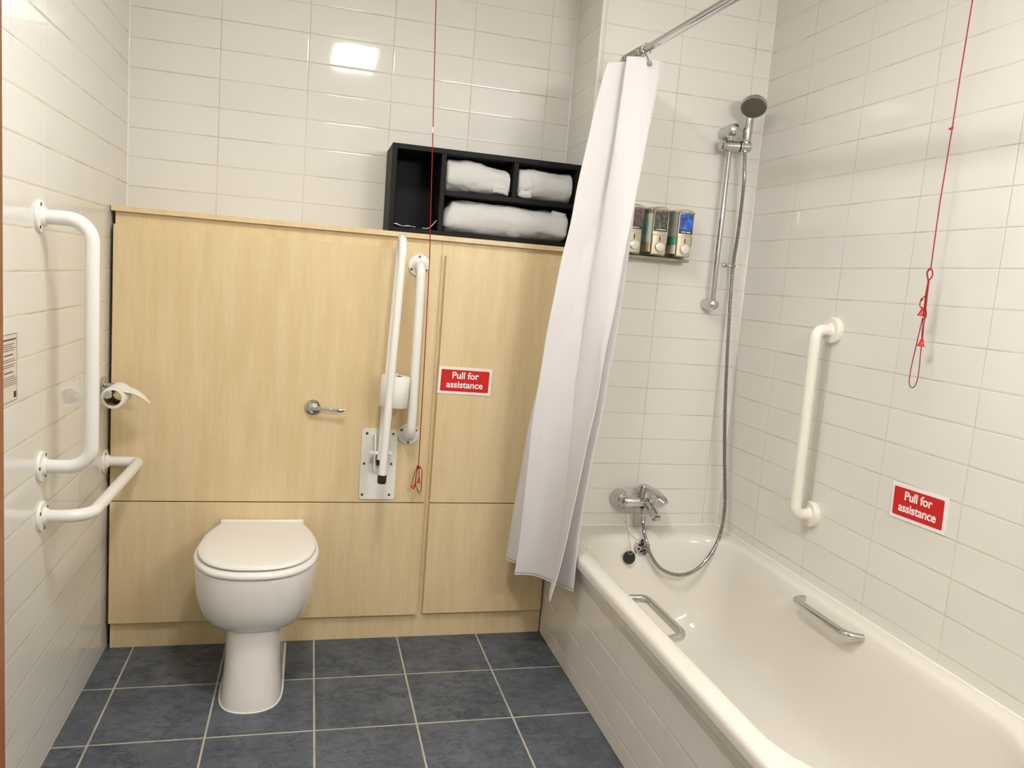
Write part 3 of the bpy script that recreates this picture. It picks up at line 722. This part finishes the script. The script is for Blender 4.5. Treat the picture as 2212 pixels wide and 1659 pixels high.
# overflow rose on the sloping tap end
oc, on = Vector((1.898, -0.1965, 0.418)), Vector((0, -0.985, 0.17)).normalized()
b = MB(); b.lathe([(0.033, -0.004), (0.033, 0.004), (0.029, 0.007), (0.025, 0.0065), (0.023, 0.003), (0.004, 0.003), (0.002, 0.005)], oc, on, 36); ov = add('overflow_plate', b, 'chrome', t); ov['label'] = 'round chrome overflow plate with holes'
b = MB()
uu = Vector((1, 0, 0)); vv = on.cross(uu)
for k in range(6):
    a = 2*PI*k/6+0.3; b.lathe([(0.0048, 0.0022), (0.0048, 0.0036)], oc+(uu*math.cos(a)+vv*math.sin(a))*0.0145, on, 12)
add('overflow_holes', b, 'dark', ov)
b = MB(); b.lathe([(0.032, 0.0), (0.032, 0.003), (0.026, 0.004), (0.022, 0.001)], (1.90, -0.50, 0.0885), (0, 0, 1), 28); add('waste', b, 'chrome', t)

# tiled front of the bath
t = thing('bath_surround', (1.595, -0.9, 0.0), 'cream tiled surround along the front of the bath, down to the floor', 'bath surround')
b = MB(); b.box(1.583, XN-0.0005, BY0, 0.0-0.0005, 0.001, 0.4275, 0.001, 1); b.box(XN-0.0005, XR-0.03, BY0, BY0+0.012, 0.001, 0.4275); add('tiled_face', b, 'tile_bath', t)
b = MB(); b.box(1.572, 1.5835, BY0, D2-0.002, 0.396, 0.4275, 0.002, 1); add('top_strip', b, 'silicone', t)

# plug on its chain
t = thing('bath_plug', (1.84, -0.215, 0.38), 'black rubber bath plug hanging by a thin chain below the tap', 'bath plug')
pn = Vector((0.05, -0.97, 0.22)).normalized(); pc = Vector((1.842, -0.214, 0.386))
b = MB(); b.lathe([(0.017, -0.008), (0.0235, -0.004), (0.0245, 0.0), (0.0245, 0.003), (0.022, 0.005), (0.004, 0.005)], pc, pn, 28); add('stopper', b, 'rubber', t)
b = MB(); b.tube([pc+pn*0.006+Vector((0.008*math.cos(a), -0.001, 0.021+0.008*math.sin(a))) for a in [2*PI*k/14 for k in range(15)]], 0.0012, 8); add('ring', b, 'chrome', t)
b = MB()
def chain(pts):
    P = catmull(pts, 26); rad = [0.0008+0.0006*(i % 2) for i in range(len(P))]; b.tube(P, rad, 6)
chain([pc+pn*0.006+Vector((0, 0, 0.029)), (1.8415, -0.200, 0.45), (1.836, -0.168, 0.515), (1.830, -0.148, 0.556), (1.826, -0.130, 0.5555)])
chain([(1.826, -0.130, 0.5555), (1.820, -0.135, 0.545), (1.822, -0.152, 0.528), (1.838, -0.170, 0.50), (1.862, -0.190, 0.462), (1.884, -0.202, 0.437)])
add('chain', b, 'satin', t)

# ================================================================== MIXER TAP
t = thing('bath_mixer_tap', (1.91, D2, 0.58), 'chrome bath mixer tap on the tiled wall at the end of the bath', 'tap')
for x in (1.836, 1.984):
    b = MB(); b.lathe([(0.036, 0.0003), (0.0365, 0.008), (0.035, 0.020), (0.030, 0.034), (0.0255, 0.044), (0.024, 0.050)], (x, D2, 0.578), (0, -1, 0), 36); add('wall_rose', b, 'chrome', t)
MY = D2-0.066
b = MB(); b.tube([(1.818, MY, 0.580), (1.823, MY, 0.580), (1.832, MY, 0.580), (1.86, MY, 0.580), (1.90, MY, 0.580), (1.95, MY, 0.580), (1.988, MY, 0.580), (1.997, MY, 0.580), (2.002, MY, 0.580)], [0.006, 0.017, 0.0235, 0.025, 0.0255, 0.025, 0.0235, 0.017, 0.006], 28)
b.tube([(1.836, D2-0.048, 0.579), (1.836, MY, 0.580)], 0.021, 20); b.tube([(1.984, D2-0.048, 0.579), (1.984, MY, 0.580)], 0.021, 20); add('body', b, 'chrome', t)
b = MB(); b.lathe([(0.027, 0), (0.0275, 0.012), (0.028, 0.026), (0.027, 0.036), (0.021, 0.046), (0.010, 0.050)], (1.915, MY+0.004, 0.598), (0, 0.10, 1), 32); add('cartridge_dome', b, 'chrome', t)
b = MB()
for i, (cy, cz, hw, ht) in enumerate(()): pass
pts = [(1.915, MY-0.012, 0.638), (1.925, MY-0.045, 0.640), (1.938, MY-0.085, 0.628), (1.948, MY-0.118, 0.610)]
P = catmull(pts, 5)
loops = []
for i, p in enumerate(P):
    u = i/(len(P)-1); hw = 0.013+0.009*u-0.012*max(0, u-0.8)/0.2; ht = 0.009-0.005*u
    loops.append([p+Vector((hw*math.cos(a), 0.0, ht*math.sin(a))) for a in [2*PI*k/16 for k in range(16)]])
b.loft(loops); add('lever', b, 'chrome', t)
b = MB(); b.tube(catmull([(1.925, MY-0.006, 0.574), (1.928, MY-0.034, 0.568), (1.931, MY-0.066, 0.556), (1.933, MY-0.088, 0.545)], 4), [0.024]*4+[0.022]*4+[0.020]*5, 22); b.lathe([(0.0165, 0), (0.0165, 0.012), (0.013, 0.013)], (1.9335, MY-0.080, 0.543), (0.02, -0.25, -1), 22); add('spout', b, 'chrome', t)
b = MB(); b.lathe([(0.0125, 0), (0.0125, 0.012), (0.0105, 0.014), (0.0105, 0.026), (0.0095, 0.034)], (1.906, MY-0.020, 0.561), (0.0, -0.12, -1), 22); add('hose_outlet', b, 'chrome', t)
b = MB(); b.lathe([(0.006, 0), (0.0075, 0.006), (0.0075, 0.016), (0.005, 0.018)], (1.930, MY-0.052, 0.580), (0, -0.2, 1), 16); add('diverter_knob', b, 'chrome', t)

# ================================================================== SHOWER
t = thing('shower_riser_rail', (2.115, D2, 1.65), 'chrome upright shower rail with slider on the end wall', 'shower rail')
BY = -0.126
b = MB(); b.tube([(2.117, BY, 1.352), (2.117, BY, 1.985)], 0.0098, 22); add('bar', b, 'chrome', t)
b = MB(); b.tube([(2.117, D2-0.0003, 1.352), (2.117, D2-0.02, 1.352), (2.117, BY-0.012, 1.352), (2.117, BY-0.020, 1.352), (2.117, BY-0.024, 1.352)], [0.0215, 0.0215, 0.0205, 0.017, 0.008], 28); add('wall_bracket', b, 'chrome', t)
b = MB(); b.tube([(2.117, D2-0.0003, 1.990), (2.117, D2-0.02, 1.991), (2.117, BY-0.016, 1.997), (2.117, BY-0.028, 1.998), (2.117, BY-0.034, 1.998)], [0.027, 0.027, 0.0225, 0.018, 0.006], 28); b.lathe([(0.014, 0), (0.012, 0.02)], (2.117, BY, 1.968), (0, 0, 1), 20); add('wall_bracket', b, 'chrome', t)
b = MB(); b.tube([(2.076, BY-0.004, 1.937), (2.080, BY-0.004, 1.937), (2.094, BY-0.004, 1.938)], [0.016, 0.0205, 0.0205], 28); b.tube([(2.0955, BY-0.004, 1.938), (2.14, BY-0.006, 1.940), (2.150, BY-0.008, 1.940)], 0.0205, 28); b.tube([(2.1515, BY-0.010, 1.940), (2.19, BY-0.014, 1.942), (2.194, BY-0.014, 1.942)], [0.021, 0.020, 0.014], 28); add('slider', b, 'chrome', t)

t = thing('shower_handset', (2.172, -0.16, 1.96), 'chrome round hand shower held in the slider above the bath', 'shower head')
hb, ht_ = Vector((2.172, -0.146, 1.948)), Vector((2.174, -0.140, 2.036))
hn = Vector((-0.30, -0.52, -0.80)).normalized(); hc = Vector((2.160, -0.190, 2.075))
ax = (ht_-hb).normalized()
b = MB(); b.tube([hb-ax*0.012, hb+ax*0.008, hb+ax*0.010, hb+ax*0.05]+catmull([ht_, Vector((2.172, -0.148, 2.072)), hc-hn*0.026], 5), [0.0105, 0.0105, 0.0155, 0.0175]+[0.0185]*6+[0.019]*5, 24); add('handle', b, 'chrome', t)
b = MB(); b.lathe([(0.012, -0.030), (0.028, -0.025), (0.040, -0.017), (0.0465, -0.007), (0.048, 0.003), (0.046, 0.008), (0.0435, 0.008)], hc, hn, 40); add('head', b, 'satin', t)
b = MB(); b.lathe([(0.0437, 0.006), (0.0437, 0.0085), (0.038, 0.010), (0.010, 0.011), (0.009, 0.0095), (0.002, 0.0095)], hc, hn, 40); sf = add('spray_face', b, 'spray', t); sf['label'] = 'grey spray face'

t = thing('shower_hose', (2.1, -0.2, 0.6), 'ribbed chrome shower hose looping down into the bath', 'shower hose')
hp = [(2.172, -0.143, 1.934), (2.1725, -0.146, 1.900), (2.1815, -0.145, 1.802), (2.193, -0.125, 1.634), (2.1945, -0.113, 1.500), (2.195, -0.130, 1.283), (2.196, -0.150, 1.106), (2.203, -0.165, 0.929), (2.216, -0.180, 0.75), (2.223, -0.206, 0.589), (2.204, -0.230, 0.486), (2.168, -0.247, 0.417),
      (2.110, -0.258, 0.356), (2.037, -0.262, 0.332), (1.964, -0.252, 0.350), (1.919, -0.236, 0.402), (1.903, -0.205, 0.464), (1.9055, -0.166, 0.510), (1.906, -0.1615, 0.5285)]
dense = catmull(hp, 60)
cum = [0.0]
for a_, b_ in zip(dense, dense[1:]): cum.append(cum[-1]+(b_-a_).length)
Ltot = cum[-1]
def along(s):
    lo, hi = 0, len(cum)-1
    while hi-lo > 1:
        md = (lo+hi)//2
        if cum[md] <= s: lo = md
        else: hi = md
    f = (s-cum[lo])/max(1e-9, cum[hi]-cum[lo]); return dense[lo].lerp(dense[hi], f)
pitch = 0.0060; nr = int((Ltot-0.03)/pitch)
path, rad, dark_rows = [], [], []
for i in range(nr):
    s0 = 0.012+i*pitch
    for f, r_ in ((0.02, 0.0058), (0.10, 0.0079), (0.62, 0.0079), (0.70, 0.0058)):
        path.append(along(s0+f*pitch)); rad.append(r_)
b = MB(); b.tube(path, rad, 12); b.bm.faces.ensure_lookup_table()
fl = b.bm.faces[:]
for i, f in enumerate(fl[:-2]):
    seg = (i//12) % 4
    if seg == 3: f.material_index = 1
add('ribbed_tube', b, ['chrome', 'groove'], t, sharp=60)
b = MB(); b.tube([along(0.0), along(0.014)], [0.0095, 0.0088], 18); add('end_nut', b, 'chrome', t)
b = MB(); b.tube([along(Ltot-0.030), along(Ltot-0.022), along(Ltot)], [0.0085, 0.0095, 0.0095], 18); add('end_nut', b, 'chrome', t)
t = thing('hose_clip', (2.20, D2, 1.503), 'small chrome clip on the tiled wall holding the shower hose', 'hose clip')
b = MB(); b.lathe([(0.0075, 0.0003), (0.0075, 0.01), (0.004, 0.012)], (2.176, D2, 1.505), (0, -1, 0), 16); b.tube([(2.176, D2-0.011, 1.505), (2.184, D2-0.020, 1.505), (2.1945, D2-0.0285, 1.505), (2.208, D2-0.024, 1.504), (2.213, D2-0.034, 1.504), (2.2085, D2-0.046, 1.504)], 0.0036, 10); add('hook', b, 'chrome', t)

# ================================================================== SOAP DISPENSERS
t = thing('dispenser_bracket', (1.86, D2, 1.51), 'long beige wall bracket carrying three soap dispensers', 'dispenser bracket')
b = MB(); b.box(1.700, 2.006, D2-0.008, D2-0.0004, 1.515, 1.690, 0.003); b.box(1.700, 2.000, D2-0.060, D2-0.0004, 1.500, 1.511, 0.003); add('back_plate', b, 'backplate', t)
for x in (1.806, 1.906):
    b = MB(); b.lathe([(0.0085, 0), (0.0085, 0.008), (0.0065, 0.011)], (x, D2-0.0083, 1.532), (0, -1, 0), 18); add('lock_boss', b, 'beige', t)
def dispenser(cx, label, pic, word, fill, fz):
    t = thing('soap_dispenser', (cx, D2-0.05, 1.515), label, 'soap dispenser', 'soap dispensers on the end wall')
    y0, y1 = D2-0.088, D2-0.0085
    def oval(x0, x1, ya, yb, z, r): return rrect(x0, x1, ya, yb, r, z, 6, 3)
    m = MB(); m.loft([oval(cx-0.042, cx+0.042, y0+0.012, y1, z, 0.014) for z in (fz+0.0002, 1.676)]); add('chamber', m, 'clear', t)
    m = MB(); m.loft([oval(cx-0.042, cx+0.042, y0+0.012, y1, z, 0.014) for z in (1.5597, fz)]); add('liquid', m, fill, t)
    m = MB(); m.loft([oval(cx-0.040, cx+0.040, y0+0.013, y1, z, 0.014) for z in (1.527, 1.532, 1.5595)]); add('lower_chamber', m, 'beige', t)
    m = MB(); m.loft([oval(cx-0.043-e, cx+0.043+e, y0+0.010-e, y1, z, 0.014) for z, e in ((1.6765, 0.0), (1.680, 0.001), (1.684, 0.0), (1.687, -0.006))]); add('lid', m, 'beige', t)
    m = MB(); m.loft([[Vector((cx-0.027, y0+0.012, z)), Vector((cx-0.027, yy+0.004, z)), Vector((cx-0.014, yy, z)), Vector((cx+0.014, yy, z)), Vector((cx+0.027, yy+0.004, z)), Vector((cx+0.027, y0+0.012, z))] for z, yy in ((1.517, y0+0.000), (1.521, y0-0.006), (1.588, y0-0.006), (1.590, y0-0.003), (1.6755, y0-0.003))]); add('front_cover', m, 'beige', t)
    m = MB(); m.loft([[Vector((cx+0.031*math.cos(a)*s_, y0+0.006-0.020*s_*math.sin(a), z)) for a in [PI*k/14 for k in range(15)]]+[Vector((cx-0.031*s_, y0+0.014, z)), Vector((cx+0.031*s_, y0+0.014, z))] for z, s_ in ((1.6768, 1.0), (1.681, 1.0), (1.686, 0.85), (1.6895, 0.5))]); add('lid_dome', m, 'beige', t)
    m = MB(); m.box(cx-0.0255, cx+0.0255, y0-0.0052, y0-0.0034, 1.614, 1.673); p_ = add('picture_label', m, pic, t)
    m = MB(); m.box(cx-0.0255, cx+0.0255, y0-0.0056, y0-0.0034, 1.602, 1.6139); k_ = add('name_strip', m, 'label_black', t)
    text_mesh('lettering', word, 0.0092, (cx, y0-0.0060, 1.608), FACE_FRONT, 'sign_white', k_, bold=0.02, depth=0.0002, sx=0.95)
    m = MB(); m.box(cx-0.002, cx+0.002, y0-0.0068, y0-0.0058, 1.567, 1.583, 0.0009, 1); add('slot', m, 'dark', t)
    m = MB(); bc = Vector((cx+0.001, y0-0.006, 1.545))
    tri = catmull([bc+Vector((x, 0, z)) for x, z in ((-0.017, 0.008), (0.0, 0.0175), (0.017, 0.008), (0.0155, -0.008), (0.0, -0.0165), (-0.0155, -0.008))], 5, True)
    def sc(k, d): return [bc+(p-bc)*k+Vector((0, d, 0)) for p in tri]
    m.loft([sc(1.0, 0.0005), sc(1.0, -0.006), sc(0.93, -0.009), sc(0.5, -0.0105)]); add('push_button', m, 'button', t)
dispenser(1.757, 'soap dispenser with brown nut picture, half hidden behind the shower curtain', 'pic_beans', 'shampoo', 'green', 1.640)
dispenser(1.857, 'middle soap dispenser with green leaf picture, labelled conditioner', 'pic_leaves', 'conditioner', 'lotion', 1.664)
dispenser(1.957, 'soap dispenser with blue water picture, labelled body wash', 'pic_water', 'body wash', 'green', 1.590)

# ================================================================== CURTAIN AND ROD
RX = 1.645
def rod_z(y): return 2.161+0.029*y
t = thing('curtain_rod', (RX, -1.2, 2.1), 'chrome shower curtain rod running over the edge of the bath', 'curtain rod')
b = MB(); b.tube([(RX, D2-0.0005, rod_z(D2)), (RX, -1.0, rod_z(-1.0)), (RX, FRONT+0.001, rod_z(FRONT))], 0.0125, 22); add('pole', b, 'chrome', t)
R0 = [(1.691, -0.4, 2.117), (1.685, -0.404, 2.043), (1.677, -0.408, 1.968), (1.663, -0.413, 1.865), (1.645, -0.42, 1.73), (1.631, -0.426, 1.613), (1.601, -0.439, 1.355), (1.58, -0.446, 1.216), (1.559, -0.457, 1.0), (1.542, -0.462, 0.903), (1.52, -0.47, 0.75), (1.497, -0.478, 0.595), (1.478, -0.484, 0.467), (1.448, -0.49, 0.344)]
R1 = [(1.575, -0.395, 2.113), (1.573, -0.39, 2.04), (1.571, -0.384, 1.967), (1.568, -0.377, 1.859), (1.564, -0.369, 1.749), (1.556, -0.357, 1.574), (1.549, -0.352, 1.499), (1.540, -0.343, 1.359), (1.532, -0.333, 1.207), (1.525, -0.322, 1.041), (1.520, -0.316, 0.933), (1.520, -0.293, 0.563), (1.523, -0.285, 0.417), (1.524, -0.28, 0.335)]
R2 = [(1.524, -0.365, 2.096), (1.507, -0.358, 2.011), (1.49, -0.347, 1.863), (1.474, -0.336, 1.72), (1.462, -0.324, 1.567), (1.448, -0.319, 1.494), (1.422, -0.3, 1.233), (1.408, -0.286, 1.031), (1.401, -0.278, 0.922), (1.400, -0.263, 0.688), (1.399, -0.25, 0.493), (1.393, -0.24, 0.339)]
R3 = [(1.679, -0.345, 2.115), (1.678, -0.351, 2.026), (1.671, -0.36, 1.876), (1.663, -0.369, 1.725), (1.657, -0.376, 1.604), (1.645, -0.389, 1.394), (1.632, -0.397, 1.266), (1.619, -0.404, 1.141), (1.599, -0.415, 0.963), (1.576, -0.424, 0.804), (1.557, -0.433, 0.648), (1.546, -0.442, 0.491), (1.543, -0.45, 0.357)]
R4 = [(1.573, -0.31, 2.093), (1.555, -0.297, 2.005), (1.534, -0.278, 1.872), (1.517, -0.258, 1.733), (1.499, -0.237, 1.574), (1.483, -0.227, 1.499), (1.461, -0.191, 1.228), (1.445, -0.164, 1.014), (1.429, -0.15, 0.899), (1.416, -0.127, 0.706), (1.402, -0.102, 0.487), (1.396, -0.085, 0.34)]
def shifted(rib, top, bot):
    """a hidden fold: the rib moved by top at its upper end and by bot at its hem"""
    z0, z1 = rib[0][2], rib[-1][2]; out = []
    for x, y, z in rib:
        w = (z0-z)/(z0-z1); out.append((x+top[0]*(1-w)+bot[0]*w, y+top[1]*(1-w)+bot[1]*w, z))
    return out
RIBS = [R0, shifted(R0, (-0.055, -0.006), (0.022, 0.07)), R1, shifted(R1, (0.075, 0.018), (0.012, 0.045)), R2, shifted(R2, (0.07, 0.012), (0.075, -0.02)), R3, shifted(R3, (-0.05, 0.030), (-0.05, 0.18)), R4,
        shifted(R3, (-0.02, 0.065), (-0.03, 0.29)), shifted(R4, (0.025, 0.055), (0.045, 0.010)), shifted(R3, (-0.025, 0.105), (-0.03, 0.335)), shifted(R4, (0.03, 0.10), (0.075, 0.014))]
def rib_at(rib, v):
    z0, z1 = rib[0][2], rib[-1][2]; z = z0+(z1-z0)*v
    for a_, b_ in zip(rib, rib[1:]):
        if a_[2] >= z >= b_[2]-1e-9:
            f_ = (a_[2]-z)/(a_[2]-b_[2]); return Vector(a_).lerp(Vector(b_), f_)
    return Vector(rib[-1])
NV, nn = 150, 10
_lv = []
for j in range(NV+1):
    _lv.append([sum((rib_at(rb, min(1, max(0, j/NV+o_))) for o_ in (-0.03, -0.015, 0, 0.015, 0.03)), Vector())/5 if 4 < j < NV-4 else rib_at(rb, j/NV) for rb in RIBS])
_rows = [catmull(r_, nn) for r_ in _lv]
NU = len(_rows[0])-1
def cpt(i, v):
    p = _rows[int(round(v*NV))][i].copy(); z = p.z; u = i/NU
    amp = 0.004*math.sin(PI*min(1, v*1.1))
    p.x += amp*noise.noise(Vector((u*14, z*5, 1.0))); p.y += amp*noise.noise(Vector((u*14, z*5, 9.0)))
    for zc in (1.31, 1.06, 0.80):
        p.y += 0.0022*math.exp(-((z-zc-0.006*math.sin(u*30))/0.005)**2)
    for (uc, zc, sl) in ((0.07, 1.31, 0.10), (0.06, 0.92, -0.15), (0.22, 0.62, 0.9), (0.24, 0.56, 0.8), (0.05, 0.66, 0.2), (0.25, 1.14, -0.8)):
        dd = z-zc-sl*(u-uc); p.y -= 0.005*math.exp(-(dd/0.008)**2)*math.exp(-((u-uc)/0.035)**2)
    p.z = z+0.003*noise.noise(Vector((u*9, 0, 4)))*v
    if z < RIM+0.02: p.x = min(p.x, 1.5525)
    return p
t = thing('shower_curtain', (1.55, -0.3, 0.34), 'white shower curtain bunched at the tap end of the bath', 'shower curtain')
b = MB(); b.grid(lambda u, v: cpt(int(round(u*NU)), v), NU, NV); add('cloth', b, 'curtain', t, sharp=180, solid=0.0009)
b = MB(); b.tube([cpt(0, v/75) for v in range(76)], 0.0016, 6); b.tube([cpt(i, 1.0) for i in range(NU+1)], 0.0020, 6); add('stitched_hem', b, 'curtain', t)
# rings through eyelets
ring_src = None
rk = [(0, -0.385), (1, -0.350), (2, -0.335), (3, -0.321), (4, -0.307), (5, -0.293), (6, -0.279), (7, -0.265), (8, -0.251), (9, -0.237), (10, -0.223), (11, -0.209)]
def make_ring(y):
    m = MB()
    c = Vector((RX, y, rod_z(y)))
    pts = [c+Vector((0.017*math.sin(a), 0, 0.017*math.cos(a)-0.002)) for a in [2*PI*k/28*0.80-0.55 for k in range(29)]]
    p_end = [c+Vector((0.004, -0.002, -0.030)), c+Vector((0.014, -0.003, -0.040)), c+Vector((0.024, -0.002, -0.043)), c+Vector((0.030, 0.002, -0.038))]
    pts2 = [c+Vector((0.016*math.sin(a), 0, 0.017*math.cos(a))) for a in [PI*0.75-PI*1.5*k/26 for k in range(27)]]
    hook = catmull([pts2[-1], c+Vector((-0.006, -0.012, -0.024)), c+Vector((-0.004, -0.026, -0.038)), c+Vector((0.001, -0.031, -0.051)), c+Vector((0.006, -0.024, -0.054)), c+Vector((0.007, -0.010, -0.050))], 5)
    m.tube(pts2+hook[1:], 0.0025, 10)
    return m
src = thing('curtain_ring', (RX, rk[0][1], rod_z(rk[0][1])), 'chrome curtain ring hooked through the front eyelet of the curtain', 'curtain ring', 'chrome rings of the shower curtain')
add('hook', make_ring(rk[0][1]), 'chrome', src)
RLAB = ['chrome curtain ring just behind the front eyelet ring on the rod'] + ['chrome curtain ring crowded on the rod behind the bunched curtain top']*20
for n_, (i_, y) in enumerate(rk[1:]):
    c = src.copy(); COL.objects.link(c); c.location = (RX, y, rod_z(y)); c['label'] = RLAB[n_]
    for ch in src.children:
        d = ch.copy(); COL.objects.link(d); d.parent = c
# front eyelet of the curtain
b = MB(); b.tube([Vector((1.648, -0.4115, 2.098))+Vector((0.0075*math.cos(a), 0, 0.0075*math.sin(a))) for a in [2*PI*k/20 for k in range(21)]], 0.0016, 8); add('eyelet', b, 'chrome', t)

# ================================================================== LIGHT FITTINGS AND ADDED FILL
def ceiling_lamp(cx, cy, hx, hy, label):
    t = thing('ceiling_light', (cx, cy, CEIL), label, 'ceiling light', 'ceiling lights of the bathroom')
    x0, x1, y0, y1 = cx-hx, cx+hx, cy-hy, cy+hy
    m = MB()
    for q in ((x0-0.02, x0, y0-0.02, y1+0.02), (x1, x1+0.02, y0-0.02, y1+0.02), (x0, x1, y0-0.02, y0), (x0, x1, y1, y1+0.02)): m.box(*q, CEIL-0.03, CEIL-0.0005)
    add('frame', m, 'white_plastic', t)
    m = MB(); m.box(x0+0.001, x1-0.001, y0+0.001, y1-0.001, CEIL-0.028, CEIL-0.001); add('diffuser', m, 'lamp', t)
ceiling_lamp(0.81, -1.32, 0.105, 0.22, 'ceiling light mirrored in the back wall tiles above the toilet')
t = thing('wall_fill_light', (1.78, FRONT, 1.95), 'long white fill light added on the wall beside the doorway, outside the frame', 'fill light')  # unseen fill, added to brighten the bath end of the room
b = MB(); b.box(1.46, 2.10, FRONT+0.0005, FRONT+0.03, 1.90, 2.02, 0.004); add('backplate', b, 'white_plastic', t)
b = MB(); b.box(1.48, 2.08, FRONT+0.03, FRONT+0.075, 1.915, 2.005, 0.012); add('diffuser', b, 'fill_wall', t)
t = thing('ceiling_light', (0.9, -3.3, CEIL), 'added fill light on the ceiling of the hall behind the doorway', 'ceiling light')  # unseen soft fill, added to shine in through the doorway
b = MB(); b.box(0.6, 1.2, -3.6, -3.0, CEIL-0.03, CEIL-0.001); add('diffuser', b, 'fill_hall', t)

w_ = bpy.data.worlds.new('room_world'); SC.world = w_; w_.use_nodes = True
w_.node_tree.nodes['Background'].inputs[0].default_value = (0.02, 0.02, 0.02, 1)

# ================================================================== CAMERA
cam = bpy.data.cameras.new('camera'); co = bpy.data.objects.new('camera', cam); COL.objects.link(co)
F, YAW, PITCH, ROLL = 1684.876, 0.2593, 0.1285, -0.0797
CYW, SYW, CP, SP, CR, SR = math.cos(YAW), math.sin(YAW), math.cos(PITCH), math.sin(PITCH), math.cos(ROLL), math.sin(ROLL)
f = Vector((SYW*CP, CYW*CP, -SP)); r = Vector((CYW, -SYW, 0)); d = f.cross(r)
r2 = r*CR+d*SR; d2 = d*CR-r*SR
R = Matrix((r2, -d2, -f)).transposed()
co.matrix_world = Matrix.Translation((0.6393, -2.829, 1.3738)) @ R.to_4x4()
cam.sensor_fit = 'HORIZONTAL'; cam.sensor_width = 36.0; cam.lens = F/2212*36.0
cam.clip_start = 0.02
SC.camera = co
SC.view_settings.view_transform = 'Standard'; SC.view_settings.look = 'None'
SC.view_settings.gamma = 1.0; SC.view_settings.use_curve_mapping = False
SC.view_settings.exposure = 0.12
